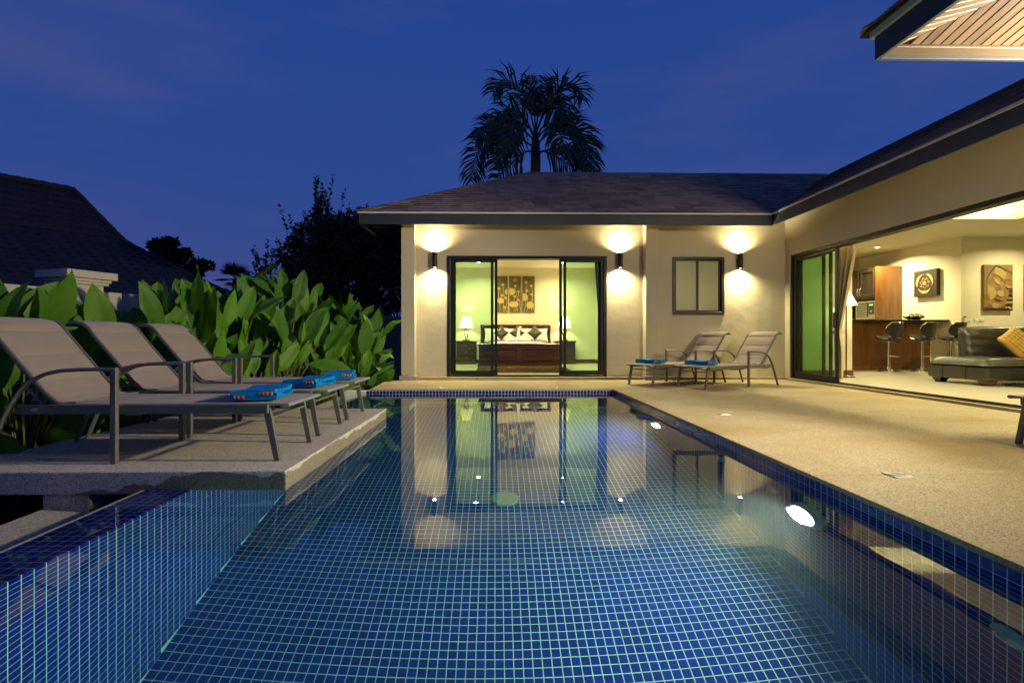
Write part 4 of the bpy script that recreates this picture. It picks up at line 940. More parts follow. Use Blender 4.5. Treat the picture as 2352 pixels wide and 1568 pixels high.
# ================================================================== LOUNGERS
def make_lounger(name='sun_lounger', label='', loc=(0,0,0), rz=0):
    """x runs from the foot end to the head, z from the ground"""
    t = thing(name, label, 'sun lounger', loc, rz, 'grey framed sun loungers')
    L_ = dict(local=True); F = M['frame']
    for s in (-1, 1):
        g = MB(); g.hexa([(-.018, s*.265-.014, 0), (.018, s*.265-.014, 0), (.018, s*.265+.014, 0), (-.018, s*.265+.014, 0)], [(.042, s*.265-.014, .33), (.088, s*.265-.014, .33), (.088, s*.265+.014, .33), (.042, s*.265+.014, .33)]); build('leg', g, F, t, bevel=.004, **L_)
        g = MB(); g.beam((.045, s*.29, .322), (1.56, s*.29, .322), .026, .055); build('side_rail', g, F, t, bevel=.004, **L_)
        y = s*.322
        g = MB(); g.beam((.95, y, 0), (.95, y, .574), .030, .036, (1,0,0)); build('arm_post', g, F, t, bevel=.004, **L_)
        arm = [(.935, y, .566), (1.05, y, .566), (1.16, y, .565), (1.27, y, .558), (1.36, y, .538), (1.44, y, .50), (1.50, y, .445), (1.55, y, .37), (1.60, y, .275), (1.65, y, .16), (1.715, y, 0)]
        g = MB(); g.sweep(arm, .019, .012, 10); build('arm', g, F, t, smooth=True, **L_)
        g = MB(); g.sweep([(1.27, s*.262, .335), (1.34, s*.262, .352), (1.42, s*.262, .42), (1.72, s*.262, .775), (1.755, s*.262, .825), (1.80, s*.262, .862), (1.86, s*.262, .874), (1.90, s*.262, .866)], .012, .017, 8); build('back_rail', g, F, t, smooth=True, **L_)
    g = MB(); g.beam((.052, -.25, .262), (.052, .25, .262), .045, .014, (.2,0,1)); build('foot_crossbar', g, F, t, bevel=.003, **L_)
    g = MB(); g.sweep([(-.052, -.275, .342), (-.052, .275, .342)], .014, .022, 12, side=(0,0,1)); build('end_tube', g, M['plastic'], t, smooth=True, **L_)
    # sling: seat and back, quilted, the back rolling over at the top
    def seat(u, v):
        x = -.058+u*1.38; q = (x+.06)/.325; puff = .014*abs(math.sin(PI*q))**.35*(math.sin(PI*v)**.6 if 0 < v < 1 else 0)
        return (x, (v-.5)*.555, .353+puff-(.008*math.sin(PI*v)))
    def solid(fn, nu, nv, th):
        a = MB(); a.grid(fn, nu, nv); n = len(a.v); vv = list(a.v)+[(p[0]+th[0], p[1], p[2]+th[1]) for p in a.v]; ff = list(a.f)+[tuple(n+i for i in reversed(f)) for f in a.f]
        W_ = nv+1
        for i in range(nu):
            ff.append((i*W_, n+i*W_, n+(i+1)*W_, (i+1)*W_)); ff.append(((i+1)*W_+nv, n+(i+1)*W_+nv, n+i*W_+nv, i*W_+nv))
        for j in range(nv): ff.append((j+1, n+j+1, n+j, j)); ff.append((nu*W_+j, n+nu*W_+j, n+nu*W_+j+1, nu*W_+j+1))
        m = MB(); m.add(vv, ff); return m
    build('seat_sling', solid(seat, 76, 10, (0, -.012)), M['sling'], t, smooth=True, **L_)
    prof = [(1.22, .368), (1.30, .362), (1.36, .372), (1.415, .415), (1.72, .782), (1.765, .838), (1.81, .872), (1.86, .883), (1.915, .872), (1.93, .855)]
    cum = [0]
    for i in range(1, len(prof)): cum.append(cum[-1]+math.dist(prof[i], prof[i-1]))
    def bk(u, v):
        d = u*cum[-1]; i = max(k for k in range(len(prof)-1) if cum[k] <= d+1e-9); f = (d-cum[i])/(cum[i+1]-cum[i])
        p = [prof[i][k]+(prof[i+1][k]-prof[i][k])*f for k in (0, 1)]; dx, dz = prof[i+1][0]-prof[i][0], prof[i+1][1]-prof[i][1]; l = math.hypot(dx, dz)
        q = (d-.10)/.205; puff = .019*abs(math.sin(PI*q))**.33*(math.sin(PI*v)**.5 if 0 < v < 1 else 0) if .1 < d < .92 else 0
        puff -= .006*math.sin(PI*v)
        return (p[0]-dz/l*puff, (v-.5)*.53, p[1]+dx/l*puff)
    build('back_sling', solid(bk, 110, 10, (.010, -.010)), M['sling'], t, smooth=True, **L_)
    # back support: toothed brackets and bent stay
    for s in (-1, 1):
        g = MB(); g.beam((1.475, s*.20, .345), (1.60, s*.20, .475), .012, .030, (0,1,0))
        for k in range(4): g.beam((1.485+k*.036, s*.20, .345+k*.036), (1.515+k*.036, s*.20, .325+k*.036), .012, .018, (0,1,0))
        build('ratchet', g, M['plastic'], t, **L_)
    g = MB(); g.sweep([(1.40, -.20, .41), (1.50, -.20, .37), (1.545, -.18, .37), (1.545, .18, .37), (1.50, .20, .37), (1.40, .20, .41)], .009, .009, 8, side=(0,0,1)); build('support_stay', g, F, t, smooth=True, **L_)
    for x in (.40, .95): 
        g = MB(); g.sweep([(x, -.285, .312), (x, -.22, .285), (x, -.1, .268), (x, .1, .268), (x, .22, .285), (x, .285, .312)], .010, .010, 8, side=(1,0,0)); build('brace', g, F, t, smooth=True, **L_)
    g = MB(); g.sweep([(1.48, -.285, .30), (1.55, -.26, .285), (1.57, 0, .28), (1.55, .26, .285), (1.48, .285, .30)], .008, .008, 8, side=(0,0,1)); build('rear_brace', g, F, t, smooth=True, **L_)
    for s in (-1, 1):
        g = MB(); g.lathe([(0, 0), (.024, 0), (.022, .003), (0, .004)], 20, cap=False); g.v = [(1.44+a[0], s*(.3035+a[2]), .322+a[1]*.5) for a in g.v]; build('badge', g, M['steel'], t, **L_)
    return t
lg = make_lounger(label='nearest of the three loungers on the slab, empty back rising at the left picture edge', loc=(-1.34, 3.335, .03), rz=PI)
dup(lg, (-1.362, 4.105, .03), PI, 'middle lounger of the three on the raised slab')
dup(lg, (-1.362, 4.845, .03), PI, 'farthest lounger of the three on the raised slab, next to the hedge')
A = math.radians(28)
for (x, y), lb in (((2.40, 8.13), 'deck lounger right in front of the wall column, behind its twin'), ((3.06, 7.66), 'deck lounger in front of the small window, nearest the sliding door')):
    dup(lg, (x, y, 0), A, lb)
dup(lg, (4.16, 3.61, 0), -PI/2, 'lounger cut off by the right picture edge, only its foot end showing')

# ================================================================== TOWELS
def make_towel(label, loc, rz):
    t = thing('folded_towel', label, 'towel', loc, rz, 'folded blue pool towels')
    def layer(z0, th, x0, x1, seed):
        random.seed(seed); a = MB()
        def fn(u, v):
            ang = 2*PI*u; hw = (x1-x0)/2-th/2; cxx = (x0+x1)/2
            c, s_ = math.cos(ang), math.sin(ang)
            # stadium profile in x-z
            px = hw*max(-1, min(1, 1.6*c)) + (th/2*c if abs(c) > .6 else th/2*c*.6); pz = th/2*max(-1, min(1, s_*1.35))
            y = (v-.5)*.40; w = .012*math.sin(9*px+seed)+.010*math.sin(13*y+seed*2)
            if pz > 0: pz += w+.014*math.cos(8*y+seed)*math.cos(9*px)
            return (cxx+px, y+.006*math.sin(9*px+seed), z0+th/2+pz)
        a.grid(fn, 40, 12)
        n = 13; a.f.append(tuple(i*n for i in range(40))); a.f.append(tuple(i*n+12 for i in reversed(range(40))))
        return a
    build('lower_fold', layer(.006, .030, -.14, .135, 2), M['towel'], t, smooth=True, local=True, merge=True)
    build('upper_fold', layer(.034, .034, -.135, .125, 5), M['towel'], t, smooth=True, local=True, merge=True)
    for s in (-1, 1):
        for x0, x1, z in ((-.12, -.05, .014), (.03, .115, .034)):
            g = MB(); g.box(x0, x1, s*.199-.009, s*.199+.009, z, z+.022); build('striped_hem', g, M['stripe'], t, bevel=.006, local=True)
    return t
tz0 = .03+.362
tw = make_towel('folded blue towel on the nearest lounger of the slab', (-1.53, 3.30, tz0), math.radians(8))
dup(tw, (-1.52, 4.10, tz0), math.radians(-4), 'folded blue towel on the middle lounger of the slab')
dup(tw, (-1.50, 4.83, tz0), math.radians(12), 'folded blue towel on the farthest lounger of the slab')
tz1 = .362
dup(tw, (2.40+.22*math.cos(A), 8.13+.22*math.sin(A), tz1), A+PI, 'dark blue folded towel on the lounger before the wall column')
dup(tw, (3.06+.22*math.cos(A), 7.66+.22*math.sin(A), tz1), A+PI+.1, 'dark blue folded towel on the lounger below the small window')

# ================================================================== BEDROOM
bed = thing('bed', 'dark mahogany king bed made up with white linen', 'bed', (.587, 13.1, ZB))
g = MB(); g.box(-.40, 1.573, 12.02, 12.09, .16, .615); build('footboard', g, M['bedwood'], bed, bevel=.008)
g = MB(); g.sweep([(-.42, 12.055, .628), (1.593, 12.055, .628)], .045, .028, 12, side=(0,1,0)); build('footboard_rail', g, M['bedwood'], bed, smooth=True)
for a, b in ((-.27, .52), (.65, 1.44)):
    g = MB(); rect_frame(g, a, b, .235, .54, 12.006, 12.0195, .022); build('moulding', g, M['bedwood'], bed, bevel=.005)
g = MB(); g.box(-.43, 1.60, 12.0, 12.10, .10, .158); build('plinth_rail', g, M['bedwood'], bed, bevel=.01)
for x in (-.38, 1.55):
    for y in (12.05, 14.08): g = MB(); g.lathe([(.03, 0), (.045, .012), (.05, .03), (.035, .045), (.03, .06)], 14, (x, y, ZB)); build('leg', g, M['bedwood'], bed, smooth=True)
g = MB(); g.box(-.34, 1.51, 14.06, 14.12, .3, 1.10); build('headboard', g, M['bedwood'], bed, bevel=.006)
g = MB(); g.sweep([(-.42, 14.09, 1.135), (1.59, 14.09, 1.135)], .045, .034, 12, side=(0,1,0)); build('headboard_rail', g, M['bedwood'], bed, smooth=True)
for x in (-.375, 1.545):
    g = MB(); g.lathe([(.04, .12), (.04, .70), (.05, .72), (.036, .76), (.036, 1.06), (.046, 1.10), (.044, 1.165)], 14, (x, 14.085, 0)); build('bedpost', g, M['bedwood'], bed, smooth=True)
g = MB(); g.box(-.33, -.28, 12.1, 14.05, .25, .50); g.box(1.45, 1.50, 12.1, 14.05, .25, .50); build('side_rail', g, M['bedwood'], bed)
def puffbox(x0, x1, y0, y1, z0, z1, p=.35, nu=18, nv=18, seed=0):
    random.seed(seed); g = MB(); ph = [random.uniform(0, 6) for _ in range(4)]
    def top(u, v):
        x = x0+(x1-x0)*u; y = y0+(y1-y0)*v; e = (max(0, math.sin(PI*u))*max(0, math.sin(PI*v)))**p
        return (x, y, z0+(z1-z0)*e+.006*math.sin(8*u+ph[0])*math.sin(9*v+ph[1])*e)
    def bot(u, v): return (x0+(x1-x0)*u, y0+(y1-y0)*(1-v), z0)
    g.grid(top, nu, nv); g.grid(bot, 2, 2); return g
build('mattress', puffbox(-.32, 1.49, 12.10, 14.04, .36, .70, .12, seed=1), M['linen'], bed, smooth='all')
def pillow_mesh(cx, cyy, cz, w, h, t, tilt=.35, rot=0., seed=0):
    g = MB(); random.seed(seed); ph = random.uniform(0, 6)
    def fn(sg):
        def f(u, v):
            a, b = 2*u-1, 2*v-1; e = max(0, (1-a**4))*max(0, (1-b**4)); pin = 1-.10*(1-b*b)*0-.07*(a*a*(1-b*b)+b*b*(1-a*a))*.9
            x = a*w/2*(1-.09*(1-a*a*0)*(1-b*b)*abs(a)); z = b*h/2*(1-.09*(1-a*a)*abs(b)); y = sg*t/2*e**.55+.006*math.sin(5*a+ph)*math.sin(6*b)
            c, s_ = math.cos(rot), math.sin(rot); x, z = x*c-z*s_, x*s_+z*c
            return (cx+x, cyy+y*math.cos(tilt)+z*math.sin(tilt), cz-y*math.sin(tilt)+z*math.cos(tilt))
        return f
    g.grid(fn(-1), 14, 14); g.grid(fn(1), 14, 14); return g
for i, x in enumerate((.02, .58, 1.16)): build('pillow', pillow_mesh(x, 13.88, .86, .66, .42, .16, .3, seed=i), M['linen'], bed, smooth='all', merge=True)
g = MB(); g.add([], [])
def runner(u, v):
    x = -.36+u*1.89; drop = max(0, abs(u-.5)*2-.93)/.07; return (x, 13.15+v*.28, .712-.12*drop+.004*math.sin(9*u))
g.grid(runner, 40, 2); g.grid(lambda u, v: (lambda p: (p[0], p[1], p[2]-.008))(runner(u, 1-v)), 40, 2); build('bed_runner', g, M['cushion'], bed, smooth='all')
for i, (x, lb) in enumerate(((.167, 'left charcoal diamond cushion on the bed'), (.60, 'middle charcoal cushion on the bed, half behind the towel swan'), (1.087, 'right charcoal diamond cushion on the bed'))):
    t = thing('cushion', lb, 'cushion', (x, 13.55, .72), 0, 'charcoal cushions on the bed')
    build('cover', pillow_mesh(x, 13.58-.02*i, .925, .31, .31, .13, .32, PI/4, seed=i+5), M['cushion'], t, smooth='all', merge=True)
    g = MB(); g.ball((x, 13.50-.02*i, .93), .012, .008, .012, 10, 6); build('button', g, M['brass'], t)
t = thing('towel_swan', 'white towel folded into a swan on the bed', 'towel swan', (.62, 13.0, .70))
g = MB(); g.ball((.60, 13.05, .735), .17, .16, .055, 20, 10)
for (a, b, c_, r1, r2, r3) in ((.42, 13.05, .735, .16, .10, .035), (.80, 13.05, .735, .15, .10, .03), (.5, 13.08, .76, .10, .09, .05), (.72, 13.08, .755, .10, .08, .05)): g.ball((a, b, c_), r1, r2, r3, 14, 8)
build('body', g, M['linen'], t, smooth='all')
g = MB(); g.sweep([(.615, 12.97, .71), (.61, 12.95, .80), (.612, 12.95, .90), (.618, 12.95, .98), (.630, 12.95, 1.04), (.652, 12.95, 1.072), (.678, 12.95, 1.068), (.698, 12.95, 1.050)], .045, .040, 12, scale=[1.5, 1.25, .95, .75, .65, .66, .55, .25]); build('neck', g, M['linen'], t, smooth='all')

def bedside(x0, lb):
    t = thing('bedside_table', lb, 'bedside table', (x0+.3, 13.9, ZB), 0, 'mahogany bedside tables')
    g = MB(); g.box(x0+.03, x0+.57, 13.70, 14.15, ZB+.03, .665); build('carcass', g, M['bedwood'], t, bevel=.006)
    g = MB(); g.box(x0, x0+.60, 13.66, 14.17, .665, .705); build('top', g, M['bedwood'], t, bevel=.012)
    g = MB(); g.box(x0+.01, x0+.59, 13.68, 14.16, ZB, ZB+.07); build('base', g, M['bedwood'], t, bevel=.008)
    for k in range(3):
        z = .16+k*.167; g = MB(); g.box(x0+.06, x0+.54, 13.685, 13.699, z, z+.15); d = build('drawer', g, M['bedwood'], t, bevel=.004)
        g = MB(); g.ball((x0+.30, 13.672, z+.078), .012, .014, .012, 10, 6); build('knob', g, M['brass'], d, smooth=True)
bedside(-1.105, 'bedside table with three brass knobs left of the bed'); bedside(1.66, 'bedside table right of the bed behind the door leaf')
def table_lamp(x, lb):
    t = thing('table_lamp', lb, 'table lamp', (x, 13.92, .705), 0, 'lit bedside lamps')
    g = MB(); g.box(x-.095, x+.095, 13.825, 14.015, .705, .735); build('base', g, M['blackiron'], t, bevel=.005)
    for a in range(4):
        c, s_ = math.cos(a*PI/2+PI/4), math.sin(a*PI/2+PI/4)
        g = MB(); g.sweep([(x+c*.025, 13.92+s_*.025, .735), (x+c*.035, 13.92+s_*.035, .80), (x+c*.065, 13.92+s_*.065, .90), (x+c*.082, 13.92+s_*.082, 1.0)], .011, .011, 6, side=(c, s_, 0)); build('stem', g, M['blackiron'], t, smooth=True)
    g = MB(); g.box(x-.07, x+.07, 13.85, 13.99, .998, 1.008); g.lathe([(.012, 1.008), (.012, 1.08), (.02, 1.08), (.02, 1.13)], 10, (x, 13.92, 0)); build('socket', g, M['blackiron'], t)
    g = MB(); g.lathe([(.195, 1.07), (.11, 1.365)], 28, (x, 13.92, 0), cap=False); build('lamp_shade', g, M['shade'], t, smooth=True)
    g = MB(); g.ball((x, 13.92, 1.17), .03, .03, .04, 12, 8); build('bulb', g, M['lens'], t)
    light('bulb_light', 'POINT', (x, 13.92, 1.215), 36, (1, .80, .45), t, .05)
table_lamp(-.81, 'lit bedside lamp left of the bed, wholly visible'); table_lamp(1.95, 'lit bedside lamp right of the bed, half hidden by the door stile')
# lotus triptych: canvas with gilt relief
random.seed(5)
for k, (x0, x1, lb) in enumerate(((.012, .353, 'left gilt lotus panel of the bedroom triptych'), (.403, .739, 'middle gilt lotus panel with a round moon'), (.789, 1.137, 'right gilt lotus panel of the bedroom triptych'))):
    t = thing('lotus_painting', lb, 'painting', ((x0+x1)/2, 14.17, 2.04), 0, 'lotus triptych above the bed'); yb = 14.165
    g = MB(); g.box(x0, x1, yb, 14.198, 1.52, 2.557); build('canvas', g, M['canvas'], t, bevel=.003)
    w = x1-x0
    flowers = [[(.28, .34), (.62, .24), (.55, .53), (.86, .60), (.78, .86)], [(.52, .27), (.80, .43), (.48, .56), (.80, .66)], [(.30, .17), (.72, .27), (.35, .40), (.75, .50)]][k]
    pads = [[(.42, .68, .28, .085), (1.0, .43, .2, .085)], [(.20, .43, .33, .10), (.40, .78, .40, .085)], [(.10, .58, .32, .11), (.62, .80, .30, .10)]][k]
    for (fx, fz) in flowers:
        cx, cz = x0+fx*w, 2.557-fz*1.037; r = .052; poly = []
        for a in range(20):
            rr = r*(1.0 if a % 2 == 0 else .62); poly.append((min(max(cx+rr*math.cos(a*PI/10), x0+.004), x1-.004), cz+rr*.8*math.sin(a*PI/10)))
        g = MB(); g.prism(poly, lambda a, b: (a, yb-.0005, b), lambda a, b: (a, yb-.010, b)); build('lotus_flower', g, M['gold'], t)
        pts = []; lean = random.uniform(-.10, .10)
        for s_ in range(9): q = s_/8; pts.append((min(max(cx+lean*q+.018*math.sin(q*7+fx*9), x0+.008), x1-.008), yb-.004, cz-q*(cz-1.53)))
        g = MB(); g.sweep(pts, .006, .004, 6, side=(1,0,0)); build('stalk', g, M['gold'], t)
    for (px, pz, rx, rz_) in pads:
        cx, cz = x0+px*w, 2.557-pz*1.037; poly = [(min(max(cx+rx*w*math.cos(a*PI/14)*(1+.06*math.sin(a*2.1)), x0+.003), x1-.003), cz+rz_*math.sin(a*PI/14)*(1+.08*math.sin(a*1.7))) for a in range(28)]
        g = MB(); g.prism(poly, lambda a, b: (a, yb-.0006, b), lambda a, b: (a, yb-.013, b)); build('lotus_leaf', g, M['gold'], t)
    if k == 1:
        g = MB(); g.lathe([(0, 0), (.068, 0), (.066, .012), (.04, .016), (0, .014)], 28, cap=False); g.v = [(x0+w*.52+a[0], yb-a[2], 2.44+a[1]) for a in g.v]; build('moon', g, M['brass'], t, smooth=True)
t = thing('bedroom_rug', 'shaggy golden brown rug at the foot of the bed', 'rug', (.6, 11.2, ZB))
random.seed(9); g = MB(); g.prism([(.6+1.0*max(-1, min(1, 1.25*math.cos(a*PI/16))), 11.25+1.0*max(-1, min(1, 1.25*math.sin(a*PI/16)))) for a in range(32)], lambda x, y: (x, y, ZB+.001), lambda x, y: (x, y, ZB+.02)); build('backing', g, M['rug'], t)
g = MB()
for i in range(9000):
    x = random.uniform(-.38, 1.58); y = random.choice((random.uniform(10.25, 12.2), random.uniform(10.25, 10.9))); a = random.uniform(0, PI); h = random.uniform(.035, .06); dx, dy = .008*math.cos(a), .008*math.sin(a); lx, ly = random.uniform(-.03, .03), random.uniform(-.03, .03)
    g.add([(x-dx, y-dy, ZB+.018), (x+dx, y+dy, ZB+.018), (x+lx, y+ly, ZB+.018+h)], [(0, 1, 2)])
build('pile', g, M['rug'], t, kind='stuff')
def curtain(x0, x1, y, z0, z1, mat, lb, folds=5, depth=.04, shape=None, nm='curtain', tie=False):
    t = thing(nm, lb, 'curtain', ((x0+x1)/2, y, z0))
    def fn(o):
        def f(u, v):
            z = z0+(z1-z0)*v; a, b = shape(v) if shape else (x0, x1); x = a+(b-a)*u
            return (x, y+o+depth*math.sin(u*folds*2*PI)*(.55+.45*v), z)
        return f
    g = MB(); g.grid(fn(0), folds*10, 24); build('cloth', g, M[mat], t, smooth='all'); return t
curtain(-.93, -.80, 9.66, .09, 2.6, 'sheer', 'teal curtain hanging at the left edge of the bedroom door', 2, .03)
curtain(1.96, 2.16, 9.70, .09, 2.6, 'sheer', 'pale curtain gathered at the right edge of the bedroom door', 3, .03, lambda v: (2.10-.16*v, 2.20))

# ================================================================== LIVING ROOM
FZ = .046
t = thing('kitchen_cabinet', 'tall teak kitchen unit with oven niche and dark door', 'cabinet', (10.1, 12.8, FZ))
g = MB(); g.box(9.76, 10.44, 12.50, 12.53, FZ, 2.62); build('side_panel', g, M['kitwood'], t, bevel=.002)
g = MB(); g.box(9.80, 10.44, 12.531, 13.6, 2.58, 2.62); g.box(9.80, 10.44, 12.531, 13.6, 1.80, 1.83); g.box(9.80, 10.44, 12.531, 13.6, 1.24, 1.28); g.box(10.40, 10.44, 12.531, 13.6, 1.28, 2.58); g.box(9.80, 10.44, 12.531, 13.6, FZ, 1.239); g.box(9.80, 10.44, 13.6, 13.63, FZ, 2.62)
build('carcass', g, M['cabwood'], t)
for a in (12.54, 13.07):
    g = MB(); g.box(9.765, 9.785, a, a+.52, 1.835, 2.60); d = build('door', g, M['cabwood'], t, bevel=.003)
    g = MB()
    for c in ((a+.03, a+.075), (a+.445, a+.49)): g.box(9.752, 9.765, c[0], c[1], 1.87, 2.565)
    g.box(9.752, 9.765, a+.076, a+.444, 1.87, 1.93); g.box(9.752, 9.765, a+.076, a+.444, 2.50, 2.565); build('door_frame', g, M['cabwood'], d, bevel=.003)
    hy = a+.475 if a < 13 else a+.03
    g = MB(); g.sweep([(9.75, hy, 1.90), (9.72, hy, 1.93), (9.715, hy, 2.0), (9.72, hy, 2.07), (9.75, hy, 2.10)], .008, .008, 8, side=(0,1,0)); build('handle', g, M['steel'], d, smooth=True)
mw = thing('microwave', 'silver built in microwave oven with green display in the kitchen niche', 'microwave', (10.0, 12.9, 1.28))
g = MB(); g.box(9.79, 10.35, 12.56, 13.25, 1.285, 1.76); build('case', g, M['steel'], mw, bevel=.004)
g = MB(); g.box(9.778, 9.789, 12.80, 13.20, 1.34, 1.70); d = build('door_glass', g, M['dark'], mw)
g = MB()
for i in range(6): g.box(9.770, 9.7775, 12.82, 13.18, 1.365+i*.055, 1.39+i*.055)
build('door_slat', g, M['steel'], mw)
g = MB(); g.box(9.778, 9.789, 12.60, 12.76, 1.40, 1.70); build('control_panel', g, M['dark'], mw)
g = MB(); g.box(9.774, 9.7778, 12.63, 12.67, 1.63, 1.66); g.box(9.774, 9.7778, 12.69, 12.73, 1.63, 1.66); build('display', g, M['led'], mw)
g = MB(); g.lathe([(0, 0), (.026, 0), (.024, .02), (0, .02)], 16, cap=False); g.v = [(9.778-a[2], 12.68+a[0], 1.47+a[1]) for a in g.v]; build('dial', g, M['steel'], mw)
bar = thing('bar_counter', 'teak breakfast bar with black stone top', 'bar counter', (8.8, 11.5, FZ))
g = MB(); g.box(6.99, 10.10, 11.30, 11.75, FZ+.10, 1.165); build('front_panel', g, M['kitwood'], bar, bevel=.003)
g = MB(); g.box(6.99, 10.10, 11.285, 11.75, FZ, FZ+.0995); build('kick_board', g, M['kitwood'], bar, bevel=.003)
g = MB(); g.box(6.99, 10.448, 11.18, 11.85, 1.166, 1.206); build('stone_top', g, M['counter'], bar, bevel=.006)
def bar_stool(x, y, lb, rz):
    t = thing('bar_stool', lb, 'bar stool', (x, y, FZ), rz, 'black and chrome bar stools'); L_ = dict(local=True)
    g = MB(); g.lathe([(.215, 0), (.213, .008), (.17, .022), (.09, .045), (.045, .075), (.036, .11), (.036, .13)], 32); build('base', g, M['chrome'], t, smooth=True, **L_)
    g = MB(); g.lathe([(.030, .13), (.030, .46), (.022, .46), (.022, .66)], 20); build('column', g, M['chrome'], t, smooth=True, **L_)
    g = MB(); pts = [(.05, .0, .335)]+[(-.16*math.cos(a*PI/10)*1.0, .14*math.sin(a*PI/10)*1, .335) for a in range(-9, 10)]
    g.sweep([(.10*math.cos(b)-.09, .15*math.sin(b), .335) for b in [i*2*PI/24 for i in range(25)]], .009, .009, 8, side=(0,0,1)); g.sweep([(-.02, -.1, .655), (-.02, -.085, .34)], .006, .006, 6); build('foot_ring', g, M['chrome'], t, smooth=True, **L_)
    g = MB(); g.sweep([(0, .02, .65), (.02, .10, .645), (.04, .16, .60), (.05, .22, .575)], .007, .007, 8, side=(1,0,0)); build('lever', g, M['chrome'], t, smooth=True, **L_)
    # seat scoops up at its front (-y, local), back rises on +y side: an ellipse shell
    def shell(th):
        def f(u, v):
            a = (u-.5)*2; b = v   # b: 0 front lip .. 1 back of seat
            wd = .215*math.sqrt(max(0, 1-(2*b-1)**2*.80))
            return (a*wd, -.21+.42*b, .69+.055*(1-b)**4*1.6+.05*max(0, b-.65)**1.5*8*.3+.02*a*a+th)
        return f
    g = MB(); g.grid(shell(.024), 14, 18); g.grid(lambda u, v: shell(-.024)(1-u, v), 14, 18)
    g2 = MB(); g2.v, g2.f = g.v, g.f; build('seat', g2, M['stoolleather'], t, smooth='all', **L_)
    def bkf(o):
        def f(u, v):
            a = (u-.5)*2; b = v; wd = .225*math.sqrt(max(0.02, 1-((b-.55)/.62)**2)); x = a*wd
            return (x, .19+.06*b-.10*(a*wd/.225)**2+o, .745+.33*b)
        return f
    g = MB(); g.grid(bkf(.018), 16, 14); g.grid(lambda u, v: bkf(-.018)(1-u, v), 16, 14); build('backrest', g, M['stoolleather'], t, smooth='all', **L_)
    rim = [bkf(0)(0, i/14) for i in range(15)]+[bkf(0)(i/16, 1) for i in range(1, 16)]+[bkf(0)(1, 1-i/14) for i in range(15)]+[bkf(0)(1-i/16, 0) for i in range(1, 17)]
    g = MB(); g.sweep(rim, .011, .011, 6, side=(0,1,0)); build('chrome_rim', g, M['chrome'], t, smooth=True, **L_)
    g = MB(); rs = [shell(0)(0, i/18) for i in range(19)]+[shell(0)(1, 1-i/18) for i in range(19)]; g.sweep(rs+[rs[0]], .010, .010, 6, side=(0,0,1)); build('chrome_rim', g, M['chrome'], t, smooth=True, **L_)
    g = MB(); g.lathe([(.022, .64), (.09, .66), (.09, .668), (0, .668)], 16); build('seat_plate', g, M['chrome'], t, **L_)
    return t
st = bar_stool(8.72, 10.80, 'left bar stool, nearest the cream partition', math.radians(-168))
dup(st, (9.47, 10.80, FZ), math.radians(-166), 'middle bar stool at the breakfast bar')
dup(st, (10.12, 10.80, FZ), math.radians(-169), 'right bar stool, partly behind the black sofa')
fb = thing('fruit_bowl', 'black scalloped dish on the bar top', 'bowl', (9.85, 11.45, 1.206)); bx, by = 9.85, 11.45
g = MB()
def bowl(o):
    def f(u, v):
        a = 2*PI*u; r = .06+.17*v; return (bx+r*math.cos(a)*1.0, by+r*math.sin(a)*.75, 1.208+.075*v**1.6+.010*math.sin(a*9)*v+o)
    return f
g.grid(bowl(.006), 54, 8); g.grid(lambda u, v: bowl(0)(1-u, v), 54, 8); build('dish', g, M['counter'], fb, smooth='all')
fr = [('mango', 'green mango on top of the fruit bowl', 9.87, 11.42, 1.325, .058, .045, .04, (.22, .30, .03)), ('mango', 'reddish mango at the left of the fruit pile', 9.79, 11.45, 1.315, .055, .045, .045, (.30, .09, .04)), ('apple', 'green apple low in the middle of the fruit bowl', 9.82, 11.36, 1.275, .042, .042, .04, (.28, .40, .03)), ('apple', 'yellow apple low at the left of the fruit bowl', 9.74, 11.40, 1.27, .042, .042, .038, (.50, .40, .05)), ('apple', 'red apple at the right of the fruit bowl', 9.98, 11.42, 1.30, .044, .044, .042, (.30, .02, .015)), ('lemon', 'yellow lemon between the mango and the red apple', 9.93, 11.43, 1.315, .045, .036, .036, (.60, .45, .04)), ('apple', 'small green apple at the front of the fruit bowl', 9.90, 11.34, 1.268, .038, .038, .036, (.25, .32, .03))]
for nm, lb, x, y, z, a, b, c_, colr in fr:
    mk = pmat('fruit_skin', colr, .35, noise=(14, .35)); t = thing(nm, lb, 'fruit', (x, y, z), 0, 'fruit in the bowl'); g = MB(); g.ball((x, y, z), a, b, c_, 16, 10); build('skin', g, mk, t, smooth='all')
    g = MB(); g.beam((x, y, z+c_-.004), (x+.004, y, z+c_+.010), .005, .005, (1,0,0)); build('stalk', g, M['bark'], t)
# painting with three gilt fish on the kitchen side wall (plane x = 10.45)
ft = thing('fish_painting', 'square dark canvas of gilt fish circling a rosette', 'painting', (10.4, 11.73, 2.1))
g = MB(); g.box(10.36, 10.449, 11.42, 12.05, 1.79, 2.42); build('canvas', g, M['brownart'], ft, bevel=.004)
fc = lambda a, b: (10.359, 11.735+a, 2.105+b); fd = lambda a, b: (10.348, 11.735+a, 2.105+b)
def crescent(a0, a1, r, w):
    n = 22; o_, i_ = [], []
    for i in range(n+1):
        q = i/n; a = a0+(a1-a0)*q; ww = w*(math.sin(PI*min(1, q*1.12))**.7 if q*1.12 < 1 else .08+.5*(q-.89)*9*.4); o_.append(((r+ww/2)*math.cos(a), (r+ww/2)*math.sin(a))); i_.append(((r-ww/2)*math.cos(a), (r-ww/2)*math.sin(a)))
    return o_+i_[::-1]
for k in range(3):
    a0 = math.radians(-20+k*120); g = MB(); g.prism(crescent(a0, a0+math.radians(104), .215, .058), fc, fd); build('gilt_fish', g, M['gold'], ft)
